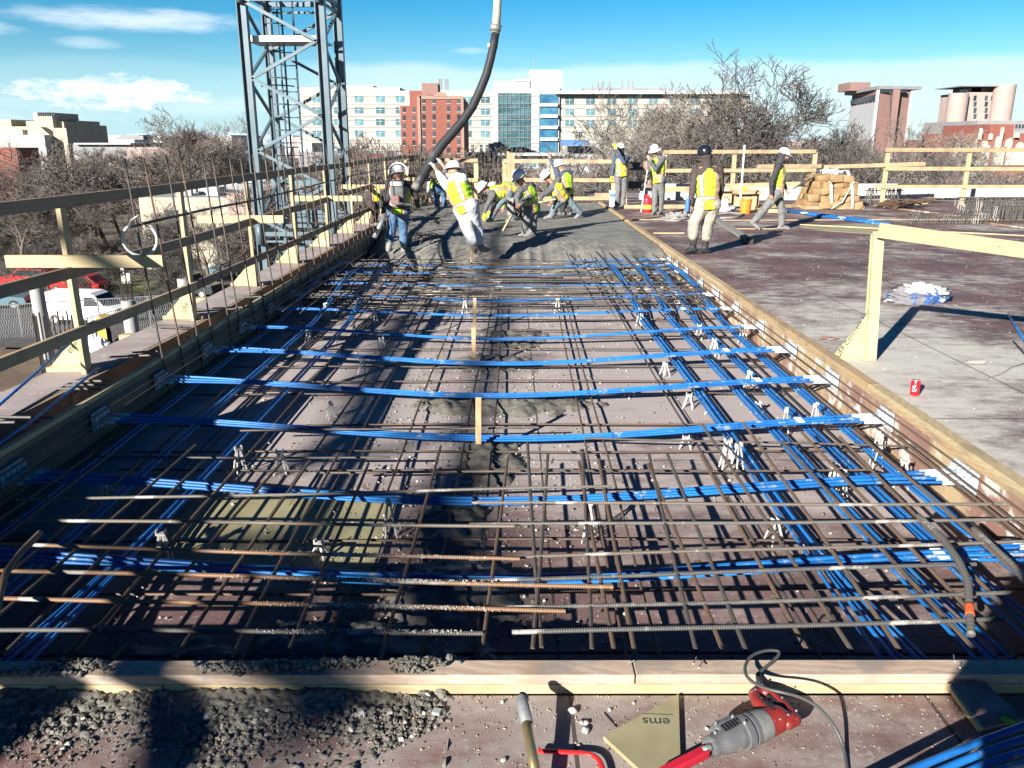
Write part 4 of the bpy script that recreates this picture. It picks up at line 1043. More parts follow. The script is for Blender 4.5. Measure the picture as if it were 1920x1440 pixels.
# man with raised hand and pole
Y = foot_y(1232, 403)
J = P_(Y, head=(1228, 283, 0), shL=(1222, 299, .12), shR=(1240, 299, -.05), elL=(1219, 318, .0), wrL=(1215, 330, -.25), elR=(1229, 318, -.3), wrR=(1219, 301, -.32), hipL=(1228, 339), hipR=(1240, 339), knL=(1228, 368, -.03), knR=(1240, 368, .05), ankL=(1227, 396, 0), ankR=(1238, 396, .1))
person('man in white hard hat standing with a hand at his mouth beside a pole', J, dict(face=(-.55, -.8, -.2), jacket=m_greyj, trousers=m_greyt, baggy=.018, boots=m_bootm, boot_top=.12, s=1.0, fullbrim=True, toe=(-.4, -.8, 0), palm=(0, .5, .3)))
two_by('pole', A(1214, 318, Y - .3), A(1202, 398, Y - .5), .03, .03, m_zinc, label='thin grey pole held by the man with a hand at his mouth', cat='pole')
# drinking man
Y = foot_y(1162, 391)
J = P_(Y, head=(1163, 279, 0), shL=(1156, 295, -.02), shR=(1174, 296, .05), elL=(1150, 314, -.1), wrL=(1147, 330, -.1), elR=(1170, 306, -.35), wrR=(1156, 279, -.32), hipL=(1159, 327), hipR=(1170, 328), knL=(1159, 354, -.03), knR=(1170, 354, .02), ankL=(1157, 384), ankR=(1168, 384, .05))
person('man in white hard hat raising a yellow glove to his face', J, dict(face=(-.7, -.1, .1), jacket=m_bluej, trousers=m_greyt, boots=m_bootc, boot_top=.34, cuff=m_redt, hood=m_jacket, gloves=m_glovey, s=1.0, toe=(-.4, -.7, 0), vestmat=m_vesty))
# leaning man in the middle
Y = foot_y(1040, 410, -.04)
J = P_(Y, head=(1025, 331, -.15), shL=(1026, 350, -.25), shR=(1052, 345, .05), elL=(1017, 366, -.3), wrL=(1009, 380, -.25), elR=(1042, 364, -.1), wrR=(1035, 378, -.3), hipL=(1046, 372, -.0), hipR=(1062, 370, .1), knL=(1040, 388, -.15), knR=(1074, 384, .1), ankL=(1034, 404, -.1), ankR=(1088, 399, .15))
person('man in white hard hat and plaid striped vest leaning over the concrete', J, dict(face=(-.7, .25, -.5), jacket=m_greyj, trousers=m_jeansg, baggy=.02, boots=m_bootc, boot_top=.33, s=1.0, vestmat=m_vesty, band=(8, 9), band2=(19, 20), toeR=(-.7, -.3, -.4), toeL=(-.8, -.3, 0)))
two_by('screed_handle', A(1008, 380, Y - .3), A(1042, 373, Y - .3), .03, .03, m_pale, label='pale handle under the leaning man', cat='handle')
# man behind with raised arm
J = P_(Y + 1.0, head=(1049, 311, 0), shL=(1049, 327, -.1), shR=(1066, 327, .05), elL=(1040, 312, .05), wrL=(1032, 298, .1), elR=(1068, 345, 0), wrR=(1064, 360, -.2), hipL=(1057, 362), hipR=(1068, 361), knL=(1056, 380, -.05), knR=(1068, 380), ankL=(1055, 397), ankR=(1068, 397))
person('man in white hard hat stretching one blue sleeved arm up', J, dict(face=(.7, -.4, -.4), jacket=m_bluej, trousers=m_jacket, boots=m_bootm, s=1.0, handL=(-.2, 0, 1)))
# man with shovel
Y = foot_y(993, 440, -.02)
J = P_(Y, head=(974, 332, -.12), shL=(977, 355, -.15), shR=(996, 352, .1), elL=(969, 372, -.3), wrL=(972, 386, -.4), elR=(992, 370, -.15), wrR=(975, 385, -.45), hipL=(988, 394, 0), hipR=(1002, 393, .05), knL=(987, 414, -.1), knR=(998, 414, 0), ankL=(987, 436, .1), ankR=(997, 436, 0))
person('man in helmet with dark liner bending over a concrete shovel', J, dict(face=(-.8, -.35, -.55), jacket=m_greyj, trousers=m_greyt, baggy=.035, boots=m_bootc, boot_top=.34, liner=m_jacket, s=.98, toe=(-.7, -.5, 0)))
t = thing('placer_shovel', A(950, 400, Y - .4), 'long grey concrete placer held by the man with the dark liner', 'shovel')
two_by('blade', A(957, 371, Y - .35), A(957, 404, Y - .4), .12, .02, m_bootc, t, up=(0, 1, 0)); two_by('handle', A(962, 400, Y - .35), A(943, 433, Y - .6), .035, .035, m_pale, t)
two_by('handle', A(985, 362, Y - .42), A(962, 402, Y - .4), .03, .03, m_black, t)
# bending man at the left of them
Y = foot_y(918, 415, -.03)
J = P_(Y, head=(907, 352, -.2), shL=(914, 364, -.32), shR=(926, 357, .0), elL=(914, 384, -.35), wrL=(909, 400, -.35), elR=(922, 378, 0), wrR=(918, 395, -.05), hipL=(950, 362, -.1), hipR=(956, 360, .1), knL=(934, 385, -.15), knR=(955, 388, .15), ankL=(920, 409, -.1), ankR=(962, 409, .2))
person('man bent double with one grey sleeve hanging down to the concrete', J, dict(face=(-.75, -.1, -.75), jacket=m_greyj, trousers=m_jeansg, boots=m_bootc, boot_top=.3, cuff=m_redt, gloves=m_glovey, s=.98, vestmat=m_vesty, band2=(19, 20), toe=(-.8, -.4, 0)))
J = P_(Y + 1.1, head=(926, 352, 0), shL=(944, 352, -.2), shR=(948, 349, .18), elL=(938, 372, -.2), wrL=(934, 388, -.3), elR=(946, 372, .2), wrR=(944, 388, .1), hipL=(972, 362, -.1), hipR=(974, 361, .1), knL=(966, 384, -.1), knR=(978, 384, .1), ankL=(966, 404, -.1), ankR=(980, 404, .15))
person('man in white helmet and lime shirt bent over behind the others', J, dict(face=(-.9, .1, -.4), jacket=m_vest, trousers=m_jacket, boots=m_bootm, s=.96, vestmat=m_vest))
# man in white trousers handling the hose
Y = foot_y(892, 478, -.05); YH = Y
J = P_(Y, head=(850, 321, .1), shL=(838, 341, .15), shR=(868, 343, -.05), elL=(824, 328, .3), wrL=(814, 312, .55), elR=(843, 326, .25), wrR=(826, 304, .62), hipL=(866, 392, -.0), hipR=(884, 392, .05), knL=(876, 428, -.1), knR=(892, 424, .1), ankL=(889, 464, -.15), ankR=(902, 464, .1))
person('man in white trousers and white full brim helmet pushing the pump hose', J, dict(face=(-.75, .75, -.1), jacket=m_shirtw, trousers=m_whitet, baggy=.035, trlen=.65, boots=m_bootm, boot_top=.3, fullbrim=True, gloves=m_gloveg, s=1.03, sleeve=.25, vestmat=m_vest, toeL=(.5, -.8, -.1), toeR=(.6, .6, 0), palm=(-.5, .6, 0)))
# squatting man behind, jeans
Y = foot_y(826, 391, -.05)
J = P_(Y, head=(812, 352, .75), shL=(808, 343, .5), shR=(828, 343, .5), elL=(804, 358, .6), wrL=(806, 372, .6), elR=(832, 358, .6), wrR=(828, 372, .6), hipL=(818, 352), hipR=(832, 352), knL=(818, 371, .12), knR=(832, 371, .12), ankL=(820, 386), ankR=(834, 386))
person('man in blue jeans bent forward seen from behind near the back rail', J, dict(face=(0, .8, -.6), jacket=m_shirtw, trousers=m_jeans, boots=m_bootc, boot_top=.3, s=.98, toe=(.1, 1, 0)))
# vibrator man
Y = foot_y(745, 478, -.25)
J = P_(Y, head=(747, 327, 0), shL=(731, 346), shR=(768, 346), elL=(727, 371, -.1), wrL=(718, 398, .1), elR=(781, 369, 0), wrR=(783, 388, .35), hipL=(738, 395), hipR=(756, 395), knL=(735, 428, .02), knR=(756, 428, .06), ankL=(729, 464, -.05), ankR=(757, 468, .0))
_, fr_ = person('man in blue jeans carrying a backpack concrete vibrator', J, dict(face=(.1, .9, -.4), jacket=m_jacket, trousers=m_jeans, baggy=.02, trlen=.6, boots=m_bootc, boot_top=.34, s=1.0, vestmat=m_vest, gloves=m_gloveg, toe=(.1, 1, 0)))
c = fr_['hip'].lerp(fr_['sh'], .62) - fr_['fw'] * .24
t = thing('backpack_vibrator', c, 'grey and red motor pack with hose on the back of the man in jeans', 'vibrator')
MB().box(c + V((0, .02, .02)), (.24, .14, .34)).build('housing', M('pack_grey', (.10, .11, .11), (.06, .065, .065), 12, .5), t, bevel=.03)
MB().box(c + V((0, -.0, .20)), (.23, .17, .09)).build('tank', M('pack_tank', (.45, .45, .43)), t, bevel=.03)
MB().box(c + V((-.02, -.1, -.08)), (.14, .10, .16)).build('motor', M('pack_motor', (.2, .07, .06), (.12, .12, .12), 12, .5), t, bevel=.02)
MB().tube([c + V((-.15, .05, -.2)), c + V((.15, .03, -.22)), c + V((.2, .15, -.26)), c + V((-.18, .2, -.24)), c + V((-.15, .05, -.2))], .02, 8).build('belt', m_black, t, smooth=True)
for q in (-1, 1): MB().tube([c + V((q * .1, .1, .2)), c + V((q * .13, .22, .24)), c + V((q * .14, .3, .1))], .02, 6).build('strap', m_black, t, smooth=True)
MB().tube([c + V((-.04, -.12, -.12)), A(770, 384, Y - .4), A(793, 397, Y - .45), A(813, 409, Y - .3), A(822, 418, Y + .1)], [.022, .022, .02, .02, .03], 8).build('vibrator_hose', m_hose, t, smooth=True)
MB().tube([A(722, 402, Y - .1), A(714, 420, Y - .2), A(702, 446, Y - .3)], [.035, .04, .045], 10).build('vibrator_head', m_zinc, t, smooth=True)
hcx = fr_['hc']; MB().tube([hcx + V((.17 * math.cos(a), -.02, .17 * math.sin(a) + .03)) for a in [R(x) for x in range(-20, 205, 15)]], .012, 6).build('headset_loop', m_white, t, smooth=True)
# bent man behind the bars at left
Y = foot_y(704, 422, -.05)
J = P_(Y, head=(728, 372, -.1), shL=(718, 364, .18), shR=(720, 367, -.18), elL=(728, 384, .15), wrL=(724, 400, .1), elR=(716, 384, -.25), wrR=(722, 402, -.3), hipL=(692, 366, .1), hipR=(690, 368, -.1), knL=(704, 394, .1), knR=(702, 395, -.1), ankL=(702, 416, .08), ankR=(698, 417, -.1))
person('man in dark trousers bent over behind the upright bars', J, dict(face=(.7, 0, -.8), jacket=m_jacket, trousers=m_brown, boots=m_bootm, cuff=m_redt, s=1.0, vestmat=m_vesty, band=(10, 11), toe=(1, 0, 0)))
# the one who took the picture, outside the frame: only his shadow is seen
J = dict(head=V((-0.05, -.42, 1.68)), shL=V((-0.24, -.45, 1.44)), shR=V((0.14, -.45, 1.44)), elL=V((-0.25, -.28, 1.18)), wrL=V((0.00, -.12, 1.42)), elR=V((0.28, -.25, 1.2)), wrR=V((0.16, -.12, 1.42)), hipL=V((-0.14, -.45, .88)), hipR=V((0.04, -.45, .88)), knL=V((-0.14, -.42, .44)), knR=V((0.07, -.42, .44)), ankL=V((-0.15, -.45, .02)), ankR=V((0.08, -.45, .02)))
person('person in hard hat behind the camera taking the picture', J, dict(face=(0, 1, -.2), jacket=m_jacket, trousers=m_jeans, boots=m_bootm, baggy=.03, s=1.0, toe=(0, 1, 0), vest=True))

# ---- pump hose hanging over them
t = thing('pump_hose', A(785, 345, YH + .45), 'thick black concrete pump hose hanging down over the crew', 'hose')
pts = [(929, 62), (926, 82), (920, 110), (912, 140), (900, 170), (886, 200), (868, 226), (848, 250), (829, 271), (814, 293), (801, 315), (791, 332), (783, 346)]
n = len(pts); W3 = [A(x, y, YH + 1.5 - 1.0 * (i / (n - 1))) for i, (x, y) in enumerate(pts)]
MB().tube(W3, [.070 + .015 * i / n for i in range(n)], 14).build('hose', m_hose, t, smooth=True)
MB().tube([W3[-1], A(776, 354, YH + .45)], [.085, .06], 14).build('hose_mouth', m_bootm, t, smooth=True)
MB().tube([A(936, -60, YH + 1.6), A(932, 20, YH + 1.55), A(929, 64, YH + 1.5)], [.07, .07, .075], 14).build('steel_pipe', M('worn_pipe', (.42, .39, .32), (.3, .28, .24), 4, .6), t, smooth=True)
MB().tube([A(930, 46, YH + 1.5), A(928, 58, YH + 1.5)], [.1, .1], 14).build('coupling', m_zinc, t, smooth=True)
MB().tube([A(924, 84, YH + 1.45), A(923, 90, YH + 1.45)], [.09, .09], 14).build('band', m_tie, t, smooth=True)
# ============================================================ THINGS ON THE RIGHT DECK
def tag_box(name, c, d, mat, label, cat, rot=0, bevel=.01):
    return tag(MB().box(c, d, rot).build(name, mat, origin=c, bevel=bevel), label, cat)
# crumpled sack
c = G(1722, 566, ZD); t = thing('cement_sack', c, 'crumpled grey and blue sack under a white cloth on the brown deck', 'sack')
def crumple(mb, c, rx_, ry_, rz_, seed, amp=.35, n=40, m=22):
    b0 = len(mb.v)
    for i in range(m + 1):
        th = math.pi / 2 * i / m
        for j in range(n):
            ph = 2 * math.pi * j / n; d = V((math.sin(th) * math.cos(ph), math.sin(th) * math.sin(ph), math.cos(th)))
            k = 1 + amp * (abs(noise.noise(d * 2.6 + V((seed, 0, 0)))) * 1.4 - .3) + amp * .35 * abs(noise.noise(d * 7 + V((seed, 2, 0))))
            p = V((d.x * rx_ * k, d.y * ry_ * k, max(d.z * rz_ * k, 0))); mb.v.append(tuple(c + p))
    for i in range(m):
        for j in range(n): mb.f.append((b0 + i * n + j, b0 + (i + 1) * n + j, b0 + (i + 1) * n + (j + 1) % n, b0 + i * n + (j + 1) % n)); mb.m.append(mb.mi)
crumple(mbx := MB(), c + V((-.02, 0, 0)), .33, .17, .13, 3, .55)
mbx.build('sack', M('sack_purple', (.15, .145, .16), (.03, .09, .26), 5, .8, .004, lo=.5, hi=.54, c3=(.5, .5, .47), s3=6, lo3=.6, hi3=.64), t, smooth=True)
crumple(mbx := MB(), c + V((.07, .07, .09)), .28, .14, .11, 9, .42)
mbx.build('cloth', M('white_cloth', (.62, .63, .60), (.5, .51, .48), 6, .85, .006), t, smooth=True)
# soda can
c = G(1714, 741, ZD); t = thing('soda_can', c, 'red soda can with white script standing on the deck', 'can')
MB().lathe([(.022, 0), (.029, .004), (.033, .014), (.033, .105), (.027, .117)], c, 24).build('body', M('can_red', (.55, .01, .02), rough=.3), t, smooth=True, auto=40)
MB().lathe([(.0272, .1172), (.0265, .122), (.024, .119), (.0005, .119)], c, 24).build('lid', m_zinc, t, smooth=True, auto=40)
mb = MB()
for k, (z0, z1, a0, a1) in enumerate([(.035, .05, -150, -112), (.05, .075, -150, -128), (.06, .085, -128, -108), (.038, .055, -112, -95), (.07, .08, -150, -132)]):
    P = [c + V((.0336 * math.cos(R(a0 + (a1 - a0) * u / 6)), .0336 * math.sin(R(a0 + (a1 - a0) * u / 6)), z0 + (z1 - z0) * u / 6 + .006 * math.sin(u * 1.5))) for u in range(7)]
    mb.tube(P, .0022, 5)
mb.build('script', m_white, t, smooth=True)
# cup / tube on its side, cable, pebble, wood bits
c = G(1840, 684, ZD); t = thing('broken_tube', c, 'greyish tube end with a dried smear lying on the deck', 'tube')
MB().tube([c + V((-.12, .01, .02)), c + V((.02, 0, .022))], [.018, .024], 14, cap=False).build('tube', m_bootc, t, smooth=True)
P = [G(1765, 716, ZD + .004), G(1810, 714, ZD + .004), G(1850, 711, ZD + .004), G(1880, 700, ZD + .004), G(1898, 688, ZD + .006), G(1925, 680, ZD + .004)]
tag(MB().tube(P, .006, 5, flat=.5).build('cable_scrap', M('scrap_grey', (.2, .2, .2)), origin=P[0], smooth=True), 'thin grey strip lying bent on the deck behind the can', 'strip')
tag(MB().tube([G(1900, 640, ZD + .006), G(1925, 668, ZD + .006)], .009, 6).build('bar_scrap', m_black, origin=G(1900, 640, ZD)), 'short black bar scrap at the right edge of the deck', 'bar scrap')
mb = MB()
for i in range(16):
    a = G(1535 + random.random() * 40, 631 + random.random() * 8, ZD + .006); mb.tube([a, a + V((random.uniform(-.08, .08), random.uniform(-.03, .03), random.uniform(0, .012)))], .0022, 4)
tag(mb.build('rust_wire_scraps', M('rusty_wire', (.2, .05, .03)), origin=G(1555, 634, ZD)), 'little heap of rusty tie wire near the right form', 'wire scraps', kind='stuff')
# white wood strips (screed guides) across the deck
for (a, b_, w, lab) in [((1350, 413), (1920, 411), .035, 'pale strip farthest back across the brown deck'), ((1365, 429), (1480, 429), .03, 'short pale strip behind the walking man'), ((1500, 421), (1985, 445), .03, 'pale strip passing behind the near rail'), ((1185, 412), (1300, 411), .04, 'pale strip lying left of the black helmeted man'), ((1225, 437), (1283, 437), .05, 'short pale bar on the deck beside the concrete edge')]:
    two_by('wood_strip', G(*a, ZD + .013), G(*b_, ZD + .013), w, .02, m_pale, label=lab, cat='strip')
two_by('loose_plank', G(1338, 408, ZD + .03), G(1397, 446, ZD + .05), .16, .05, m_bootc, label='concrete smeared plank lying between the two men on the right deck', cat='plank')
tag_box('timber_block', G(1402, 452, ZD + .05), (.16, .22, .10), m_jacket, 'dark block standing at the end of the smeared plank', 'block')
# cardboard boxes
m_card = M('cardboard', (.46, .31, .18), (.40, .26, .15), 5, .8, .001)
Yb = foot_y(1385, 394); 
for (x0, y0, x1, y1, dy, lab) in [(1349, 360, 1373, 393, 0, 'tall cardboard box left of the orange bucket'), (1372, 357, 1425, 395, .15, 'wide open cardboard box behind the orange bucket')]:
    a, b_ = A(x0, y1, Yb + dy), A(x1, y0, Yb + dy); t = thing('cardboard_box', ((a.x + b_.x) / 2, Yb + dy, ZD), lab, 'box')
    MB().box2((a.x, Yb + dy, ZD), (b_.x, Yb + dy + .45, b_.z)).build('carton', m_card, t, bevel=.004)
    MB().prism([(a.x + .02, Yb + dy - .004, b_.z + .002), (b_.x - .02, Yb + dy - .004, b_.z + .002), (b_.x + .06, Yb + dy - .16, b_.z - .08 if dy else b_.z + .03), (a.x - .01, Yb + dy - .16, b_.z - .10 if dy else b_.z + .03)], (0, 0, .006)).build('flap', m_card, t)
    MB().box(((a.x + b_.x) / 2, Yb + dy - .003, b_.z - .15), (.3 if dy else .1, .004, .03)).build('print', m_black, t)
# orange bucket
c = G(1397, 400, ZD); t = thing('bucket', c, 'orange bucket standing before the cardboard boxes', 'bucket')
MB().lathe([(.125, 0), (.15, .34), (.158, .345), (.158, .37), (.152, .37), (.148, .34), (.12, .02), (.0005, .02)], c, 24).build('pail', M('bucket_orange', (.80, .22, .02), (.7, .18, .02), 6, .45), t, smooth=True, auto=40)
MB().tube([c + V((.158 * math.cos(a), -.158 * abs(math.sin(a)) * .6 - .05, .33 - .13 * math.sin(a))) for a in [math.pi * i / 10 for i in range(11)]], .004, 5).build('handle', m_zinc, t, smooth=True)
two_by('squeegee_pole', A(1388, 376, c.y), A(1396, 272, c.y), .035, .035, m_tie, label='long white pole standing in the orange bucket', cat='pole')
tag(MB().lathe([(.001, -.02), (.07, -.01), (.08, .0), (.07, .05), (.02, .06)], A(1396, 354, c.y - .1), 16, (V((1, 0, 0)), V((0, .2, .9)), V((0, -1, .2)))).build('yellow_cap', m_glovey, origin=A(1396, 354, c.y - .1), smooth=True), 'round yellow cap hanging above the orange bucket', 'cap')
# white bucket with blue band
c = G(1152, 387, ZD); t = thing('bucket', c, 'white bucket with blue band beside the drinking worker', 'bucket')
MB().lathe([(.15, 0), (.17, .42), (.18, .43), (.18, .45), (.0005, .45)], c, 20).build('pail', m_helm, t, smooth=True, auto=40)
MB().lathe([(.166, .27), (.173, .38)], c, 20, cap=False).build('band', m_gloveb, t, smooth=True)
# red can (fuel / water cooler)
c = G(1213, 398, ZD); t = thing('fuel_can', c, 'red can with yellow label at the feet of the man with the pole', 'can')
MB().lathe([(.13, 0), (.135, .01), (.135, .33), (.13, .36), (.08, .38), (.04, .39), (.04, .44), (.0005, .44)], c, 20).build('can', M('can_red2', (.6, .015, .03), rough=.4), t, smooth=True, auto=40)
MB().lathe([(.142, .09), (.142, .2)], c, 20, cap=False).build('label', M('label_yellow', (.8, .6, .05)), t, smooth=True)
MB().tube([c + V((-.06, 0, .38)), c + V((-.05, 0, .46)), c + V((.05, 0, .46)), c + V((.06, 0, .38))], .01, 6).build('handle', m_redt, t, smooth=True)
# sheets of cloth, hose coil
for (px, py, r1, r2, h, sd, lab) in [(1340, 396, .5, .35, .28, 4, 'white plastic sheet heaped behind the black helmeted man'), (1300, 405, .25, .2, .15, 6, 'grey rag pile left of the black helmeted man'), (1268, 413, .3, .3, .16, 8, 'muddy hose and rag heap on the deck')]:
    crumple(mbx := MB(), G(px, py, ZD), r1, r2, h, sd, .6)
    tag(mbx.build('cloth_heap', m_helm if px == 1340 else m_bootc, origin=G(px, py, ZD), smooth=True), lab, 'cloth heap')
P = [G(1300, 404, ZD + .02), G(1335, 403, ZD + .02), G(1370, 399, ZD + .02), G(1395, 402, ZD + .02), G(1380, 408, ZD + .02), G(1350, 409, ZD + .02)]
tag(MB().tube(P, .03, 8).build('water_hose', m_bootc, origin=P[0], smooth=True), 'grey hose lying in a bend below the cardboard boxes', 'hose')
# big strapped pack of brown paper bundles
Yk = foot_y(1565, 392); L_, R_ = A(1512, 391, Yk).x, A(1616, 391, Yk).x; H_ = A(1560, 322, Yk).z - ZD
t = thing('strapped_pack', ((L_ + R_) / 2, Yk, ZD), 'big pile of brown paper wrapped bundles tied with white straps', 'pack')
rs = random.Random(5); k = 0
m_kraft = M('kraft_paper', (.31, .20, .095), (.23, .145, .068), 4, .75, .01, rnd=.2)
for row in range(5):
    z = ZD + .1 + row * (H_ - .1) / 5; nr = 5 if row < 4 else 3; sh_ = .12 * row
    for i in range(nr):
        wx_ = (R_ - L_ - sh_ * 1.2) / nr; cx = L_ + sh_ * .6 + wx_ * (i + .5)
        for dep in (0, .55):
            m2 = MB(); cc = V((cx + rs.uniform(-.05, .05), Yk + .25 + dep + rs.uniform(-.06, .06), z + rs.uniform(-.02, .03)))
            rot = Matrix.Rotation(rs.uniform(-.25, .25), 3, 'Y') @ Matrix.Rotation(rs.uniform(-.2, .2), 3, 'Z')
            q = (wx_ * .54, .29, (H_ - .1) / 9)
            b0 = len(m2.v); N1, N2 = 18, 10
            for a in range(N2 + 1):
                th = math.pi * a / N2
                for b2 in range(N1):
                    ph = 2 * math.pi * b2 / N1; sg = lambda v: math.copysign(abs(v) ** .32, v)
                    p = V((sg(math.sin(th) * math.cos(ph)) * q[0], sg(math.sin(th) * math.sin(ph)) * q[1], sg(math.cos(th)) * q[2]))
                    p *= 1 + .16 * noise.noise(p * 5 + cc * 3) + .22 * abs(noise.noise(p * 9 + cc * 3))
                    m2.v.append(tuple(cc + rot @ p))
            for a in range(N2):
                for b2 in range(N1): m2.f.append((b0 + a * N1 + b2, b0 + (a + 1) * N1 + b2, b0 + (a + 1) * N1 + (b2 + 1) % N1, b0 + a * N1 + (b2 + 1) % N1)); m2.m.append(0)
            m2.build('paper_bundle', m_kraft, t, smooth=True, auto=40)
for xa, xb in ((.35, .42), (.72, .8)):
    w = R_ - L_; P = [V((L_ + w * xa - .02, Yk + 1.0, ZD + H_ * 1.0)), V((L_ + w * xa, Yk + .2, ZD + H_ * 1.02)), V((L_ + w * (xa + xb) / 2, Yk - .1, ZD + H_ * .6)), V((L_ + w * xb + .03, Yk - .08, ZD + .02))]
    MB().tube(P, .045, 6, flat=.15, up=(0, -1, .2)).build('strap', m_tie, t, smooth=True)
MB().tube([V((L_ + (R_ - L_) * .42, Yk - .12, ZD + .02)), V((L_ + (R_ - L_) * .6, Yk - .12, ZD + .2)), V((L_ + (R_ - L_) * .78, Yk - .1, ZD + .75))], .035, 6, flat=.2).build('strap', m_tie, t, smooth=True)
mb = MB()
for i in range(150): a = V((L_ + (R_ - L_) * rs.uniform(.28, .6), Yk + rs.uniform(.1, .5), ZD + H_ * .9 + rs.uniform(0, .16))); mb.tube([a, a + V((rs.uniform(-.12, .12), rs.uniform(-.1, .1), rs.uniform(-.05, .05)))], .006, 4)
tag(mb.build('wire_chairs', m_tie, t), kind='stuff')
MB().box(((L_ + R_) / 2, Yk + .5, ZD + .04), (R_ - L_ + .1, 1.1, .08)).build('pallet', m_pine, t)
# pale timbers behind/at the left of the pack, black bars leaning on it
for i, (a, b_) in enumerate([((1405, 388), (1520, 385)), ((1380, 383), (1440, 392)), ((1440, 395), (1475, 396))]):
    two_by('loose_plank', G(*a, ZD + .06), G(*b_, ZD + .06), .14, .09, m_pine, label='pine timber %s left of the strapped pack' % ('leaning along the wall', 'lying askew', 'end lying nearest')[i], cat='plank')
for i in range(7):
    a, b_ = A(1487 + i * 3, 354 - i * 2, Yk - .2 + i * .06), A(1545 + i * 2, 322 - i, Yk + .4 + i * .06); rebar(a, b_, .02, False, m_rebar, 'dark bar leaning against the left side of the strapped pack', 'bars leaning on the pack')
# stirrup cages
def hoops(name, Y, x0, x1, n, zt_, dy, dz, lab, rad=.014, lean=.1):
    t_ = thing(name, ((x0 + x1) / 2, Y, ZD), lab, 'stirrup cage', 'stirrup cages on the right deck')
    mb = MB()
    for i in range(n):
        x = x0 + (x1 - x0) * i / (n - 1) + rj(-.01, .01); y = Y + rj(-.03, .03); l = rj(-lean, lean)
        mb.tube([(x, y, ZD + .01), (x + l, y, zt_ - .04), (x + l + .03, y + .03, zt_), (x + l + .03, y + dy, zt_), (x + .04, y + dy + .03, ZD + .02)], rad, 5)
    mb.build('stirrups', m_rebar_g, t_)
    for z in (ZD + .04, zt_ - .05): MB().tube([(x0 - .1, Y + .02, z), (x1 + .1, Y + .02, z)], rad, 5).build('long_bar', m_rebar_r, t_)
q0, q1 = G(1708, 421, ZD), G(1850, 421, ZD); hoops('stirrup_cage', q0.y, q0.x, q1.x, 34, A(1780, 402, q0.y).z, .3, 0, 'low stirrup cage nearest on the deck at right', .009, .03)
q0, q1 = G(1806, 404, ZD), G(2010, 404, ZD); hoops('stirrup_cage', q0.y, q0.x, q1.x, 62, A(1850, 372, q0.y).z, .5, 0, 'tall stirrup cage reaching the right edge of the picture', .010, .02)
q0, q1 = G(1860, 416, ZD), G(2040, 418, ZD); hoops('stirrup_cage', q0.y, q0.x, q1.x, 44, A(1900, 388, q0.y).z, .4, 0, 'middle stirrup cage before the tall one at the right edge', .009, .03)
q0, q1 = G(1625, 383, ZD), G(1685, 383, ZD); hoops('stirrup_cage', q0.y, q0.x, q1.x, 9, A(1650, 354, q0.y).z, .3, 0, 'open stirrup loops just right of the strapped pack', .016, .12)
# plywood and bar heap
t = thing('bar_heap', G(1690, 383, ZD), 'heap of loose bars on a tilted brown board by the low wall', 'heap')
a, b_ = G(1655, 386, ZD + .05), A(1755, 371, G(1690, 378, ZD).y)
two_by('board', a, b_, .5, .03, m_formface, t); two_by('timber', G(1670, 388, ZD + .03), A(1738, 380, a.y + .1), .12, .06, m_pine, t)
mb = MB(); 
for i in range(60):
    p = G(1640 + rs.uniform(0, 40), 384 + rs.uniform(-3, 4), ZD + .08); e_ = G(1690 + rs.uniform(0, 60), 376 + rs.uniform(-2, 4), ZD + .16 + rs.uniform(0, .1)); mb.tube([p, p.lerp(e_, .5) + V((0, 0, rs.uniform(-.03, .12))), e_], .012, 4)
tag(mb.build('bars', m_rebar, t), kind='stuff')
two_by('red_strip', G(1640, 386, ZD + .02), G(1800, 405, ZD + .02), .06, .03, m_formface, label='red brown strip running from the bar heap to the cages', cat='strip')
two_by('red_strip', G(1852, 418, ZD + .02), G(1960, 432, ZD + .02), .08, .03, m_formface, label='red brown strip at the right edge below the cages', cat='strip')

# ============================================================ NEAR DECK TOOLS
# demolition hammer
def nd(px, py, z): return G(px, py, z)
ax0 = G(1345, 1398, .0); ax1 = G(1470, 1318, .02)
t = thing('power_drill', V((ax0 + ax1) / 2) * 1, 'red and grey corded demolition hammer lying on the near deck', 'power tool'); t.location.z = ZD
# tool frame: x along the barrel from tip to handle, lying on the deck
o_ = G(1328, 1402, -.02); e_ = G(1530, 1316, -.01); X_ = (e_ - o_); LT = X_.length; X_ = X_.normalized(); Z_ = V((0, 0, 1)); Yt = Z_.cross(X_).normalized(); Z_ = X_.cross(Yt)
def T(x, y, z): return o_ + X_ * x + Yt * y + Z_ * z
fr = (Yt, Z_, X_)
m_tg = M('tool_grey', (.12, .125, .135), (.17, .172, .175), 16, .42, .001, metal=.35, c3=(.28, .265, .24), s3=30, lo3=.6, hi3=.7); m_tr = M('tool_red', (.22, .022, .018), (.17, .018, .015), 14, .42, .001, c3=(.28, .17, .15), s3=28, lo3=.62, hi3=.75); m_tg2 = M('tool_grey_rubber', (.17, .17, .165), (.12, .12, .12), 18, .6)
s_ = LT / .36
MB().lathe([(.0005, .012), (.022, .012), (.030, .0), (.032, .004), (.033, .02), (.031, .035), (.037, .05), (.040, .09), (.043, .10), (.043, .125)], T(0, 0, 0), 26, fr, cap=False).build('nose_cone', m_tg, t, smooth=True, auto=35)
MB().lathe([(.041, .125), (.050, .128), (.052, .14), (.052, .15), (.045, .152), (.045, .158), (.051, .16), (.051, .172), (.044, .174)], T(0, 0, 0), 26, fr, cap=False).build('clamp_ring', m_tg, t, smooth=True, auto=35)
MB().lathe([(.046, .172), (.049, .175), (.05, .205), (.047, .225), (.0005, .226)], T(0, 0, 0), 26, fr, cap=False).build('gear_case', m_tg2, t, smooth=True, auto=35)
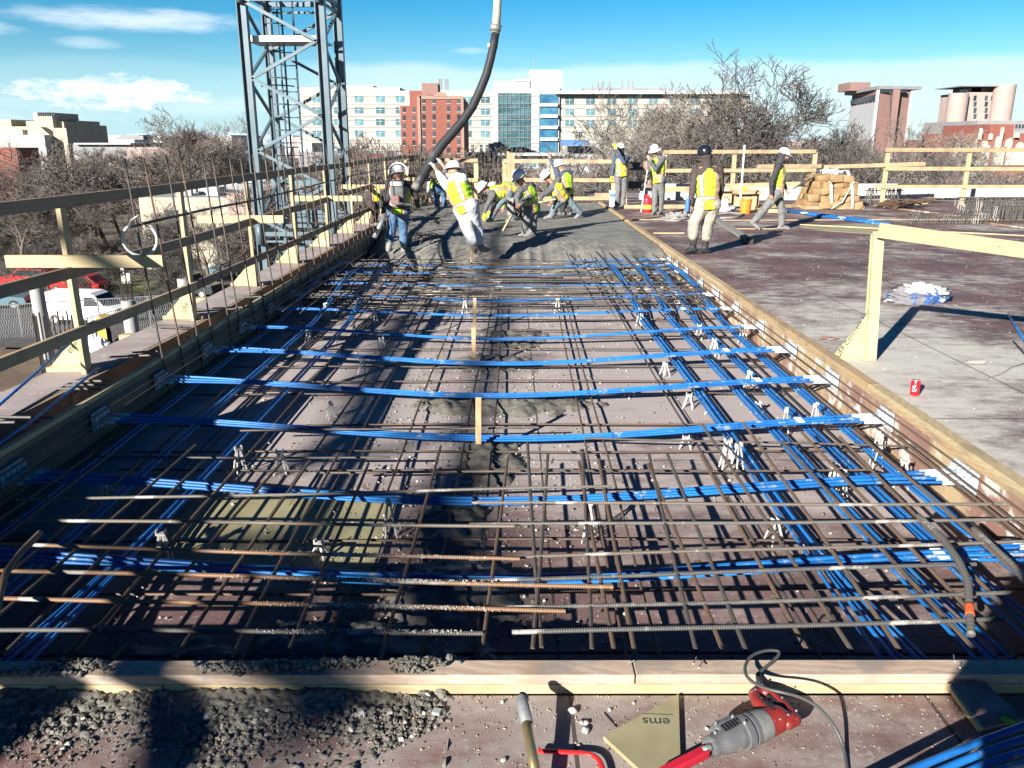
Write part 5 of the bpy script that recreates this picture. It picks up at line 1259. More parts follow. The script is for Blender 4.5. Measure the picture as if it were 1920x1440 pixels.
# side cylinder with vents
MB().lathe([(.0005, .045), (.018, .045), (.025, .052), (.028, .07), (.03, .12), (.0005, .121)], T(0, .030, .014), 20, fr, cap=False).build('crank_cover', m_tg, t, smooth=True, auto=35)
mb = MB()
for i in range(6):
    c = T(.060 + i * .011, .005, .043 + i * .0012); mb.box(c, (.004, .026, .006), Matrix((X_, Yt, Z_)).transposed())
mb.build('vent_slot', m_black, t)
mb = MB()
for x, y, z in ((.055, .034, .043), (.118, .03, .047), (.128, -.014, .052), (.118, .0, .046), (.035, .012, .032)): mb.lathe([(.0005, .006), (.004, .006), (.005, .002), (.005, -.004)], T(x, y, z), 8, (X_, Yt, Z_))
mb.build('screw', m_zinc, t)
mb = MB(); mb.cap(T(.215, 0, 0), T(.27, 0, 0), .046, .044, 22); mb.cap(T(.27, .0, 0), T(.318, -.03, .0), .042, .022, 16); mb.cap(T(.27, .04, .0), T(.318, .06, .0), .03, .018, 16)
remesh(mb, 'motor_housing', m_tr, t, .004, 3)
mb = MB()
hp = [T(.262, .028, .012), T(.262, .075, .012), T(.285, .115, .01), T(.318, .125, .008), T(.335, .095, .006), T(.334, .03, .003), T(.325, -.03, .0), T(.290, -.035, .0)]
for a, b_ in zip(hp, hp[1:]): mb.cap(a, b_, .019, .019, 12)
remesh(mb, 'handle', m_tr, t, .004, 3)
MB().tube([T(.318, .085, .012), T(.314, .02, .01)], .011, 8).build('trigger', m_black, t, smooth=True)
mb = MB()
for i in range(5): mb.box(T(.252 + .003 * i, -.005 + .012 * i, .0445 - .002 * i), (.012, .004, .006), Matrix((X_, Yt, Z_)).transposed())
mb.build('vent_slot', m_black, t)
mb = MB()
for x, y in ((.288, .112), (.322, .118), (.334, .04), (.328, -.028), (.292, -.03), (.255, -.034)): mb.lathe([(.0005, .004), (.0035, .004), (.004, .0)], T(x, y, .029), 8, (X_, Yt, Z_))
mb.build('screw', m_zinc, t)
MB().tube([T(.322, .125, .01), T(.338, .150, .018), T(.35, .17, .03)], [.011, .009, .008], 10).build('cord_boot', m_black, t, smooth=True)
cp = [T(.35, .17, .03), G(1470, 1222, .03), G(1440, 1218, .04), G(1408, 1228, .05), G(1395, 1250, .05), G(1400, 1272, .06), G(1430, 1290, .07), G(1465, 1298, .08), G(1500, 1306, .07), G(1530, 1322, .05), G(1550, 1342, .02), G(1570, 1370, -.02), G(1583, 1405, -.06), G(1590, 1450, ZD + .006)]
def smoothpath(P, it=3):
    for _ in range(it):
        Q = [P[0]]
        for a, b_ in zip(P, P[1:]): Q += [a.lerp(b_, .25), a.lerp(b_, .75)]
        P = Q + [P[-1]]
    return P
MB().tube(smoothpath(cp), .0055, 8).build('cord', M('cord_grey', (.06, .06, .06), rough=.5), t, smooth=True)
two_by('chisel_sleeve', G(1240, 1452, -.045), G(1326, 1408, -.03), .033, .03, M('sleeve_red', (.42, .012, .03), (.34, .01, .025), 20, .5), t, bevel=.006)
MB().tube([T(-.02, 0, -.005), T(.01, 0, 0)], .012, 10).build('chisel', m_zinc, t, smooth=True)
# brass tube with rubber grip and red frame
t = thing('red_frame_tool', G(990, 1400, ZD), 'brass tube handle with black rubber grip and red bow on the near deck', 'tool')
MB().tube([G(982, 1305, .035), G(978, 1312, .034), G(988, 1356, .015)], [.017, .019, .019], 18).build('grip', M('grip_grey', (.11, .12, .125), (.16, .165, .17), 20, .6), t, smooth=True)
m_brass = M('brass_tube', (.36, .27, .12), (.2, .2, .15), 12, .35, metal=.7)
MB().tube([G(987, 1354, .015), G(994, 1395, .0), G(1008, 1470, -.03)], [.0155, .0155, .0155], 18).build('tube', m_brass, t, smooth=True)
P = smoothpath([G(1008, 1408, -.055), G(1060, 1410, -.055), G(1105, 1412, -.055), G(1122, 1422, -.055), G(1130, 1440, -.055), G(1136, 1475, -.055)], 3)
MB().tube(P, .009, 8, flat=.6).build('red_bow', M('bow_red', (.7, .02, .02), rough=.35), t, smooth=True)
# plywood scraps with stencil
zc = ZD + .003
q = [G(1131, 1388, zc), G(1272, 1308, zc), G(1276, 1448, zc), G(1200, 1452, zc)]
t = thing('panel_scrap', q[0], 'olive coated panel offcut lying upside down with green stencil letters', 'board')
MB().prism(q, (0, 0, .016)).build('board', [m_olive], t, bevel=.0008)
a = G(1257, 1352, zc + .0165); xdir = G(1197, 1350, zc + .0165) - a; yd = G(1257, 1385, zc) - G(1257, 1352, zc)
text_mesh('ems', .056, m_ink, 'lettering', t, frame(a + V((.0, .012, 0)), xdir, yd), .0004)
a = G(1262, 1340, zc + .0162); two_by('scribe_line', a, G(1205, 1338, zc + .0162), .002, .001, m_black, t, bevel=0)
q = [G(1781, 1286, ZD + .05), G(1845, 1283, ZD + .05), G(1915, 1352, ZD + .02), G(1842, 1371, ZD + .004)]
t = thing('panel_scrap', q[0], 'brown film faced panel offcut with pale edge at bottom right', 'board')
MB().prism(q, (0, 0, .012)).build('board', m_front, t); two_by('edge', q[0] + V((-.006, 0, .004)), q[3] + V((-.006, 0, .004)), .016, .019, m_pale, t)
P = [G(1878, 1347, ZD + .03), G(1930, 1365, ZD + .05)]
tag(MB().tube(P, .01, 8).build('green_handle', M('green_grip', (.08, .3, .03)), origin=P[0], smooth=True), 'green tool handle in the shade at the right edge', 'handle')
two_by('grey_clip', G(812, 1333, ZD + .01), G(827, 1336, ZD + .01), .03, .012, m_gloveg, label='small grey plastic clip on the near deck', cat='clip')
for i, (a, b_) in enumerate([((1131, 1337), (1149, 1366)), ((1306, 1232), (1300, 1245)), ((1318, 1240), (1310, 1252)), ((1788, 1228), (1790, 1240)), ((1802, 1242), (1800, 1252)), ((1175, 1246), (1190, 1238))]):
    z0 = ZD if i == 0 else .0
    a, b_ = G(*a, z0 + .004), G(*b_, z0 + (.012 if i == 0 else .03)); tag(MB().tube([a, b_], .0022, 6).build('nail', m_zinc, origin=a), 'bent nail lying on the near deck beside the olive offcut' if i == 0 else 'nail sticking out of the near form plank', 'nail', None if i == 0 else 'nails in the near form plank')
for i, (px, py, r_) in enumerate([(1073, 1336, .013), (1090, 1357, .009), (1099, 1357, .009), (1098, 1372, .012), (1085, 1399, .006), (1188, 1319, .006), (1143, 1332, .006), (1325, 1367, .006), (942, 1318, .008), (944, 1427, .009)]):
    c = G(px, py, ZD); tag(MB().rock(c + V((0, 0, r_ * .5)), r_, 2, .3).build('pebble', m_stone, origin=c, smooth=True), 'small pale pebble on the brown near deck', 'pebble', 'pebbles on the near deck')
# ============================================================ MAST AND BOOM
def mast():
    Y0, Y1 = 20.0, 21.95; x0, x1 = A(462, 130, 20).x, A(606, 130, 20).x; zb, zt2 = ZG, 9.0
    t = thing('crane_mast', ((x0 + x1) / 2, 21, zb), 'blue grey lattice tower crane mast rising beyond the left rail', 'crane mast')
    lw = .21
    cs = [(x0, Y0), (x1, Y0), (x1, Y1), (x0, Y1)]
    for (x, y) in cs:
        mb = MB(); sx = 1 if x == x0 else -1; sy = 1 if y == Y0 else -1
        mb.box((x + .045, y, (zb + zt2) / 2), (.115, .03, zt2 - zb)); mb.beam((x - .065, y + .09, zb), (x - .065, y + .09, zt2), .03, .20, (.45, 1, 0)); mb.box((x + .088, y + .10, (zb + zt2) / 2), (.03, .16, zt2 - zb))
        mb.build('leg', m_mast, t)
    nodes = []; z = 4.72; k = 0
    while z > zb: nodes.append(z); z -= .80
    up_ = []; z = 4.72
    while z < zt2: up_.append(z); z += .80
    allz = sorted(set(nodes + up_[1:]))
    def side(a, b_, ph, th=.075):
        for i in range(len(allz) - 1):
            i2 = i + ph; p, q = (a, b_) if (i2 % 2 == 0) else (b_, a)
            MB().beam((p[0], p[1], allz[i]), (q[0], q[1], allz[i + 1]), th, th, (a[1] - b_[1], b_[0] - a[0], 0)).build('brace', m_mast, t)
    L_ = lw / 2; n0 = allz.index(4.72)
    ph = n0 % 2
    side((x0 + L_, Y0), (x1 - L_, Y0), ph, .07); side((x0 + L_, Y1), (x1 - L_, Y1), 1 - ph, .07)
    side((x0, Y0 + L_), (x0, Y1 - L_), ph, .06); side((x1, Y0 + L_), (x1, Y1 - L_), 1 - ph, .06)
    for z in (4.95, -.4, -5.8):
        for (a, b_) in zip(cs, cs[1:] + cs[:1]): MB().beam((a[0], a[1], z), (b_[0], b_[1], z), .09, .1).build('ring_beam', m_mast, t)
        for (a, b_) in zip(cs, cs[1:] + cs[:1]): MB().beam((a[0], a[1], z - .18), (b_[0], b_[1], z - .18), .05, .05).build('ring_beam', m_mast, t)
        for (x, y) in cs: MB().tube([(x, y - .08, z - .25), (x, y - .08, z + .3)], .07, 10).build('joint_pin', m_mast, t, smooth=True)
    mb = MB(); pz = 3.95; mb.box(((x0 + x1) / 2, 20.75, pz), (1.75, 1.0, .04)); mb.box(((x0 + x1) / 2, 20.26, pz + .05), (1.75, .03, .12)); mb.build('platform', m_zinc, t)
    for (xa, xb, yy_, za, zb2) in ((-5.78, -5.4, 20.9, -1, 5.8), (-5.62, -5.24, 21.35, -1.0, 5.8)):
        for x in (xa, xb): MB().tube([(x, yy_, za), (x, yy_, zb2)], .024, 6).build('ladder_rail', m_mast, t)
        z = za
        while z < zb2: MB().tube([(xa, yy_, z), (xb, yy_, z)], .014, 5).build('rung', m_mast, t); z += .3
    for k, (zc, s0) in enumerate(((1.6, 1), (3.0, 1), (5.4, 1), (.3, 1))):
        mb = MB(); mb.tube([(-5.6 + .38 * math.cos(a), 20.9 - .5 * math.sin(a), zc) for a in [math.pi * i / 10 for i in range(11)]], .016, 5); mb.build('ladder_hoop', m_mast, t)
mast()
# blue grey crates and beams at the mast foot, seen through the rail
for i, (xa, ya, xb, yb, Yq, hh, lab) in enumerate([(550, 397, 622, 398, 23, .12, 'upper steel beam stacked beside the mast'), (550, 404, 622, 405, 23, .12, 'middle steel beam stacked beside the mast'), (550, 411, 620, 412, 23, .12, 'lower steel beam stacked beside the mast'), (510, 341, 600, 343, 28, .2, 'pale flat beam seen through the mast at rail height'), (520, 466, 575, 467, 18, .12, 'pale steel beam low beside the walkway')]):
    tag(MB().beam(A(xa, ya, Yq), A(xb, yb, Yq), .25, hh).build('steel_beam', m_mast, origin=A(xa, ya, Yq)), lab, 'beam')

# concrete boom overhead and behind: it throws the long lattice shadow over the pan
def lift(px, py, h, z=ZP):
    p = G(px, py, z); k = (h - z) / math.sin(SUN_EL); return p - LD * k
t = thing('pump_boom', lift(880, 1000, 9), 'folding concrete pump boom reaching over from behind the camera', 'pump boom')
m_boom = M('boom_paint', (.6, .6, .58))
def bm(pts, w, h=9.0, nm='boom_section'):
    P = [lift(x, y, h) for x, y in pts]
    for a, b_ in zip(P, P[1:]): MB().beam(a, b_, w, w * .8).build(nm, m_boom, t)
bm([(905, 1260), (838, 1000), (862, 880)], .25)
bm([(862, 900), (915, 700), (985, 440)], .12)
bm([(560, 870), (655, 815), (705, 700), (760, 590)], .17)
bm([(905, 775), (790, 835), (640, 855), (520, 880)], .09)
bm([(655, 815), (590, 860)], .22)
bm([(380, 1030), (600, 1010)], .14)
# unseen bars added behind the camera, left, to cast shadows on the near deck
def up_sun(px, py, h, w):
    p = G(px, py, ZD); q = lift(px, py, h, ZD)
    return q
t = thing('shadow_bars', (-2.6, -3.0, ZD), 'unseen bars added behind the camera on the left to cast shadows', 'shadow caster')
for (pa, pb, w) in [((-60, 1440), (200, 1265), .10), ((330, 1440), (345, 1262), .22), ((345, 1262), (420, 1100), .16), ((165, 1300), (330, 1030), .10), ((-50, 1380), (160, 1300), .08)]:
    a, b_ = lift(*pa, 2.1, ZD), lift(*pb, 2.3, ZD); MB().beam(a, b_, w, .08).build('tube', m_mast, t)
    
# ============================================================ FAR GROUND, LEFT
m_asph = M('asphalt', (.05, .05, .052), (.075, .073, .07), 1.2, .9, .003, world=True); m_lawn = M('winter_lawn', (.10, .12, .035), (.15, .14, .06), .8, .9, .02, world=True)
m_dirt = M('site_dirt', (.17, .12, .075), (.11, .075, .048), .35, .95, .03, world=True, c3=(.09, .065, .05), s3=1.2, lo3=.5, hi3=.62)
def patch(name, pts, z, mat): tag(MB().add([G(x, y, z) for x, y in pts], [tuple(range(len(pts)))]).build(name, mat), kind='structure')
patch('parking_lot', [(-500, 655), (500, 655), (560, 540), (430, 500), (-200, 520), (-600, 560)], ZG + .03, m_asph)
patch('lawn', [(120, 548), (420, 548), (400, 512), (190, 516)], ZG + .06, m_lawn)
patch('dirt_pit', [(-900, 1000), (330, 1000), (330, 655), (-300, 648), (-700, 660)], ZG + .03, m_dirt)
patch('street', [(-600, 512), (430, 496), (1000, 470), (1000, 452), (420, 470), (-600, 480)], ZG + .04, m_asph)
m_col = M('column_concrete', (.33, .335, .33), (.27, .275, .27), 3, .85, .002)
for (px, pt, pbm, lab) in [(76, 527, 672, 'round concrete column left of the white van'), (243, 563, 690, 'round concrete column with bare bars on top right of the van'), (343, 522, 640, 'far round concrete column seen beside the second rail post')]:
    bz = G(px + 14, pbm, ZG); tz = A(px, pt, bz.y).z
    t = thing('column', bz, lab, 'column')
    MB().lathe([(.36, 0), (.36, tz - ZG)], bz, 20).build('shaft', m_col, t, smooth=True, auto=40)
    mb = MB()
    for k in range(10): a = k * .63; mb.tube([bz + V((.27 * math.cos(a), .27 * math.sin(a), tz - ZG)), bz + V((.3 * math.cos(a), .3 * math.sin(a), tz - ZG + (1.0 if px == 243 else .15)))], .025, 4)
    mb.build('starter_bars', m_rebar, t)
bz = G(95, 690, ZG + 1); mb = MB()
for k in range(14): a = k * .449; mb.tube([G(64, 700, ZG) + V((1.6 + 1.1 * math.cos(a), .7 * math.sin(a), 0)), G(64, 700, ZG) + V((1.6 + 1.1 * math.cos(a), .7 * math.sin(a), 3.2))], .05, 4)
tag(mb.build('column_cage', m_rebar, origin=bz), 'bar cage of a column not yet poured, below the left rail', 'column cage')
# vehicles
m_glassd = M('dark_glass', (.02, .025, .03), rough=.12); m_tyre = M('tyre', (.02, .02, .02)); 
def vehicle(p, L, Wd, prof, mat, heading, label, cat, name, glass):
    """prof: side outline (x,z) of the body; glass: side window polygons"""
    t = thing(name, p, label, cat); rot = Matrix.Rotation(heading, 3, 'Z')
    q = lambda x, y, z: p + rot @ V((x, y, z))
    mb = MB(); n = len(prof)
    ins = .10
    for s_ in (0,):
        ring = [[q(x, -Wd / 2 + (ins * max(0, (z - .9)) ), z) for x, z in prof], [q(x, Wd / 2 - (ins * max(0, (z - .9))), z) for x, z in prof]]
    b0 = len(mb.v); mb.v += [tuple(v) for r_ in ring for v in r_]
    mb.f.append(tuple(b0 + i for i in range(n))); mb.f.append(tuple(b0 + n + i for i in reversed(range(n)))); mb.m += [0, 0]
    for i in range(n): mb.f.append((b0 + i, b0 + n + i, b0 + n + (i + 1) % n, b0 + (i + 1) % n)); mb.m.append(0)
    mb.build('body', mat, t, bevel=.04)
    for sgn in (-1, 1):
        for g_ in glass: MB().prism([q(x, sgn * (Wd / 2 - ins * max(0, z - .9) + .004), z) for x, z in g_], rot @ V((0, sgn * .01, 0))).build('window', m_glassd, t)
    for x in (-L * .31, L * .31):
        for sgn in (-1, 1):
            c = q(x, sgn * (Wd / 2 - .08), .34); w_ = MB().lathe([(.0005, -.11), (.33, -.11), (.35, -.06), (.35, .06), (.33, .11), (.0005, .11)], c, 18, (rot @ V((1, 0, 0)), V((0, 0, 1)), rot @ V((0, 1, 0)))).build('wheel', m_tyre, t, smooth=True, auto=40)
            MB().lathe([(.0005, -.12), (.2, -.118), (.2, .118), (.0005, .12)], c, 12, (rot @ V((1, 0, 0)), V((0, 0, 1)), rot @ V((0, 1, 0)))).build('rim', m_zinc, w_)
    return t, q
vanp = [(-2.7, .35), (-2.75, 1.2), (-2.6, 2.05), (-2.3, 2.15), (.9, 2.12), (1.25, 1.95), (1.75, 1.3), (2.65, 1.08), (2.8, .75), (2.78, .35)]
vp = G(165, 604, ZG); t, q = vehicle(vp, 5.4, 1.95, vanp, m_white, R(-4), 'white windowless delivery van parked behind the bare tree', 'van', 'parked_van', [[(.45, 1.25), (.5, 1.85), (1.1, 1.85), (1.55, 1.3)]])
MB().prism([q(1.3, -.85, 1.93), q(1.8, -.9, 1.32), q(1.8, .9, 1.32), q(1.3, .85, 1.93)], (0, 0, .02)).build('windscreen', m_glassd, t)
carp = [(-2.2, .3), (-2.25, .85), (-1.9, .98), (-1.4, 1.4), (.3, 1.45), (1.0, .98), (2.1, .82), (2.2, .5), (2.15, .3)]
suvp = [(-2.3, .35), (-2.35, 1.0), (-2.15, 1.7), (.4, 1.75), (1.0, 1.15), (2.2, 1.0), (2.3, .6), (2.25, .35)]
m_carred = M('car_red', (.38, .015, .015), rough=.3); m_cardark = M('car_dark', (.03, .04, .045), rough=.25); m_carblue = M('car_blue', (.12, .20, .24), rough=.3)
gl = [[(-1.3, 1.02), (-1.1, 1.34), (.2, 1.36), (.75, 1.0)]]
vehicle(G(58, 540, ZG), 4.4, 1.8, suvp, m_carred, R(172), 'red car with white lamps left of the first rail post', 'car', 'parked_car', [[(-2.0, 1.1), (-1.9, 1.6), (.3, 1.62), (.8, 1.15)]])
vehicle(G(150, 548, ZG), 4.4, 1.8, carp, m_carred, R(175), 'red car right behind the first rail post', 'car', 'parked_car', gl)
vehicle(G(-5, 578, ZG), 4.4, 1.8, carp, m_carblue, R(15), 'blue grey car cut by the left edge of the picture', 'car', 'parked_car', gl)
vehicle(G(290, 600, ZG), 4.4, 1.8, carp, m_cardark, R(5), 'dark car behind the column with bare bars', 'car', 'parked_car', gl)
vehicle(G(362, 555, ZG), 4.4, 1.8, suvp, m_cardark, R(-12), 'dark car seen between upright bars on the left', 'car', 'parked_car', gl)
vehicle(G(440, 520, ZG), 4.4, 1.8, carp, m_carblue, R(-8), 'grey car far down by the mast foot', 'car', 'parked_car', gl)
# chain link fence
mb = MB(); t = thing('chain_fence', G(100, 628, ZG), 'low chain link fence before the white van', 'fence')
F0, F1 = G(-60, 640, ZG), G(330, 612, ZG)
for k in range(9):
    p = F0.lerp(F1, k / 8); MB().tube([p, p + V((0, 0, 2.1))], .05, 6).build('post', m_zinc, t)
MB().tube([F0 + V((0, 0, 2.1)), F1 + V((0, 0, 2.1))], .04, 6).build('top_rail', m_zinc, t)
mb = MB()
for k in range(90):
    p = F0.lerp(F1, k / 89); mb.tube([p, p + V((.5, 0, 2.1))], .005, 3); mb.tube([p + V((.5, 0, 0)), p + V((0, 0, 2.1))], .005, 3)
mb.build('mesh', m_zinc, t)
c = G(214, 640, ZG); tag(MB().box(c + V((0, 0, .8)), (1.3, 1.2, 1.6)).build('dumpster', M('skip_yellow', (.55, .42, .05), (.3, .2, .04), 2), origin=c, bevel=.05), 'yellow site container between the two columns', 'container')
c = G(234, 650, ZG); tag(MB().box(c + V((0, 0, .75)), (1.4, 1.2, 1.5)).build('dumpster', m_jacket, origin=c, bevel=.05), 'black site container right beside the yellow one', 'container')
for (px, py, s3, lab) in [(192, 662, (1.0, .8, .9), 'white machine on the dirt below the yellow container'), (178, 660, (.5, .5, 2.0), 'white barrel on the dirt left of the machine')]:
    c = G(px, py, ZG); crumple(mbx := MB(), c, s3[0] / 2, s3[1] / 2, s3[2], px, .4, 16, 8); tag(mbx.build('site_machine', m_helm, origin=c), lab, 'machine')
for (px, h, lab) in [(233, 2.6, 'tall white post on the lawn'), (243, .9, 'short white post on the lawn')]:
    c = G(px, 532, ZG); two_by('white_post', c, c + V((0, 0, h)), .3, .2, m_white, label=lab, cat='post', up=(0, 1, 0))
# ============================================================ BUILDINGS
m_cream = M('cream_cladding', (.37, .35, .305), (.34, .32, .28), .4, .85); m_whiteb = M('white_cladding', (.40, .41, .42), (.36, .37, .38), .3, .8); m_band = M('cladding_joint', (.10, .085, .07))
m_gl = M('glass_teal', (.025, .085, .105), (.09, .19, .22), .25, .15, stretch=(1, 1, 3), rnd=.9); m_glb = M('glass_blue', (.02, .08, .16), (.05, .17, .25), .3, .12)
m_brick = M('brick_red', (.21, .072, .052), (.185, .062, .046), .8, .9); m_brickt = M('brick_trim', (.24, .155, .12)); m_pink = M('brick_pale', (.34, .26, .235), (.31, .235, .215), .3, .9); m_brickd = M('brick_brown', (.21, .125, .11), (.19, .112, .10), .3, .9)
m_tan = M('tan_concrete', (.40, .35, .27), (.36, .31, .24), .3, .9); m_greyb = M('grey_panel', (.23, .23, .235), (.19, .19, .20), .3, .85); m_win = M('window_dark', (.04, .05, .06), rough=.15, rnd=1.2); m_roofg = M('roof_gravel', (.2, .2, .2), (.27, .27, .265), .3, .95)
def bx(Y, x0, y0, x1, y1, dep=20, zb=ZG):
    """box with its front at distance Y covering picture x0..x1 from top y0; y1 None = to the ground"""
    a = A(x0, y1 if y1 else 300, Y); b_ = A(x1, y0, Y); z0 = zb if y1 is None else a.z
    xa = A(x0, (y0 + (y1 or 300)) / 2, Y).x; xb = A(x1, (y0 + (y1 or 300)) / 2, Y).x
    return (xa, Y, z0), (xb, Y + dep, b_.z)
def part(name, Y, x0, y0, x1, y1, dep, mat, t, off=0, zb=ZG):
    a, b_ = bx(Y, x0, y0, x1, y1, dep, zb); a = (a[0], a[1] - off, a[2]); return MB().box2(a, b_).build(name, mat, t)
def wins(t, Y, xs, ys, w, h, glass=m_glb, framem=m_whiteb, bars=True):
    """one window mesh per group, copied; w,h in metres, xs, ys picture centres"""
    me = None
    for y in ys:
        for x in xs:
            c = A(x, y, Y)
            if me is None:
                mb = MB(); mb.mat(0).box((0, -.03, 0), (w, .10, h)); mb.mat(1)
                if bars:
                    mb.box((0, -.1, 0), (w * .05, .08, h)).box((-w * .1, -.1, h * .12), (w * .9, .06, h * .06)).box((0, -.1, h / 2), (w * 1.04, .12, h * .05)).box((0, -.1, -h / 2), (w * 1.04, .12, h * .05))
                else: mb.box((0, -.1, -h / 2), (w * 1.2, .2, h * .1))
                o = mb.build('window', [glass, framem]); o.parent = t; me = o.data
            else: o = bpy.data.objects.new('window', me); COL.objects.link(o); o.parent = t
            o.location = V((c.x, Y, c.z)) - parent_origin(t)
# --- hospital
YB = 290.0; t = thing('hospital_building', (A(990, 300, YB).x, YB, ZG), 'long cream hospital block with glass stair front across the middle', 'building')
part('wall', YB, 566, 164, 752, None, 30, m_cream, t); part('wall', YB, 752, 170, 930, None, 30, m_cream, t); part('wall', YB, 1046, 179, 1402, None, 30, m_cream, t)
part('portal_frame', YB, 925, 166, 1048, None, 30, m_whiteb, t, 1.0)
part('glass_front', YB, 934, 175, 995, 286, 2, m_gl, t, 1.4); part('white_panel', YB, 996, 175, 1011, 286, 2, m_whiteb, t, 1.5); part('glass_front', YB, 1012, 177, 1045, 289, 2, m_glb, t, 1.4)
mb = MB()
for y in (197, 218, 239, 261): a, b_ = bx(YB, 1012, y - 3, 1045, y + 3, 1); mb.box2((a[0], a[1] - 2.2, a[2]), (b_[0], YB, b_[2]))
mb.build('balcony_slab', m_whiteb, t)
mb = MB()
for x in range(934, 996, 8): a, b_ = bx(YB, x, 175, x + .6, 286, 1); mb.box2((a[0], YB - 1.7, a[2]), (b_[0], YB, b_[2]))
for y in (180, 194, 202, 215, 224, 237, 245, 258, 268, 276): a, b_ = bx(YB, 934, y, 1011, y + .9, 1); mb.box2((a[0], YB - 1.7, a[2]), (b_[0], YB, b_[2]))
mb.build('mullions', m_greyb, t)
for q in ((925, 152, 995, 166), (993, 131, 1054, 166), (966, 148, 990, 153)): part('penthouse', YB + 5, *q, 14, m_whiteb, t)
part('roof_canopy', YB, 1040, 171, 1406, 177, 30, m_whiteb, t, 3.0); part('roof_screen', YB + 8, 1095, 165, 1250, 172, 10, m_greyb, t); part('roof_screen', YB + 8, 600, 160, 700, 165, 10, m_whiteb, t); part('podium', YB - 30, 560, 285, 756, None, 28, m_greyb, t); part('podium', YB - 30, 560, 268, 585, 285, 20, m_whiteb, t)
for (xa, xb) in ((566, 750), (874, 932), (1048, 1402)):
    for y in (181, 196, 203, 218, 225, 239, 247, 262, 269): a, b_ = bx(YB, xa, y, xb, y + 1.0, 1); MB().box2((a[0], YB - .06, a[2]), (b_[0], YB - .003, b_[2])).build('cladding_joint', m_band, t)
wins(t, YB, [594, 634, 673, 713, 750], [185.5, 207, 229, 250.5], 2.9, 2.1, m_gl); wins(t, YB, [876, 910], [187, 209, 230, 251], 2.9, 2.1, m_gl)
wins(t, YB, [1068, 1107, 1147, 1186, 1225, 1264, 1303, 1342, 1381], [189, 210, 231], 2.9, 2.1, m_gl); wins(t, YB, [886, 902, 913, 922], [279], .9, 2.8, m_win); wins(t, YB, [1088, 1128, 1168, 1208, 1248, 1300, 1350], [252, 274], 1.2, 2.0, m_win)
for i, x in enumerate((823, 827, 835, 839, 1121, 1131, 1143, 1166, 1178, 1186, 1001)): MB().tube([A(x, 168, YB + 9), A(x, 148 if i < 4 else 152 if i < 10 else 110, YB + 9)], .3 if i < 10 else .15, 5).build('roof_pipe', m_greyb, t)
part('blue_canopy', YB - 10, 1052, 263, 1105, 273, 6, M('canopy_blue', (.05, .15, .4)), t)
t = thing('low_terrace_building', (A(960, 300, 250).x, 250, ZG), 'low white and glass building at the foot of the hospital', 'building')
part('wall', 250, 874, 290, 1130, None, 20, m_whiteb, t); part('roof_slab', 248, 868, 287, 1060, 292, 24, m_whiteb, t); wins(t, 250, [900, 915, 930, 970, 985, 1000, 1015], [303], 1.8, 3, m_gl)
t = thing('shop_building', (A(700, 300, 200).x, 200, ZG), 'low flat building with red sign band left of the brick tower', 'building')
part('wall', 200, 560, 296, 740, None, 20, m_greyb, t); part('sign_band', 200, 648, 289, 716, 297, 1, M('sign_red', (.5, .02, .05)), t, .3)
mb = MB()
for i in range(5): a = A(656 + i * 8, 293, 199.5); mb.box((a.x, 199.5, a.z), (.5, .05, .7))
mb.build('sign_marks', m_white, t)
# --- brick tower
YT = 235.0; t = thing('brick_tower', (A(815, 300, YT).x, YT, ZG), 'red brick apartment tower with tan corner strips behind the hose', 'building')
part('wall', YT, 786, 186, 871, None, 22, m_brick, t); part('side_wing', YT + 6, 752, 198, 790, None, 20, m_brick, t); part('rear_block', YT + 10, 768, 170, 800, 200, 14, m_brick, t); part('roof_house', YT + 8, 791, 156, 821, 182, 8, m_brickd, t); part('roof_block', YT + 6, 800, 178, 836, 190, 8, m_brick, t)
part('parapet', YT, 784, 179, 790, 187, 1, m_brickt, t, .3)
for x in (784, 865): part('corner_strip', YT, x, 182, x + 5, None, 1, m_brickt, t, .4)
part('cornice', YT, 786, 180, 866, 186, 22, m_brickt, t, .3); 
MB().prism([A(812, 181, YT - .4), A(818, 174, YT - .4), A(826, 172, YT - .4), A(834, 174, YT - .4), A(840, 181, YT - .4)], (0, 1, 0)).build('gable', m_brickt, t)
wins(t, YT, [795, 814, 841, 860], [189, 204.5, 220, 235.5, 251, 266.5, 282, 297], .85, 1.5, m_win, m_whiteb, False); wins(t, YT + 6, [758, 776], [206, 221.5, 237, 252.5, 268], .8, 1.4, m_win, m_whiteb, False)
# --- tower right with slab roof
YR = 250.0; t = thing('slab_tower', (A(1660, 300, YR).x, YR, ZG), 'brown and white tower with overhanging flat roof at right', 'building')
f = lambda x, y, yy: A(x, y, yy)
pA, pB, pC = A(1640, 230, YR), A(1702, 230, YR + 3), A(1592, 230, YR + 34); top = A(1640, 167, YR).z
MB().prism([V((pA.x, pA.y, ZG)), V((pB.x, pB.y, ZG)), V((pB.x - 3, pB.y + 34, ZG)), V((pC.x, pC.y, ZG))], (0, 0, top - ZG)).build('wall', m_brickd, t)
MB().prism([V((pA.x - .05, pA.y - .05, ZG)), V((pC.x - .1, pC.y - .1, ZG)), V((pC.x - .1, pC.y + .5, ZG)), V((pA.x - .05, pA.y + .6, ZG))], (0, 0, top - ZG - 3.5)).build('white_side', m_whiteb, t)
MB().prism([V((pA.x - .4, pA.y - .6, top)), V((pB.x + 2.5, pB.y - .6, top)), V((pB.x, pB.y + 36, top)), V((pC.x - 2.5, pC.y, top))], (0, 0, .9)).build('roof_slab', m_greyb, t)
part('edge_strip', YR - .3, 1638, 168, 1642, None, 1, m_whiteb, t); part('edge_strip', YR + 2.5, 1700, 168, 1704, None, 1, m_whiteb, t); part('window_band', YR, 1645, 167, 1700, 174, 1, m_win, t, .1); part('stair_strip', YR, 1666, 168, 1678, None, 1, m_brickd, t, .8)
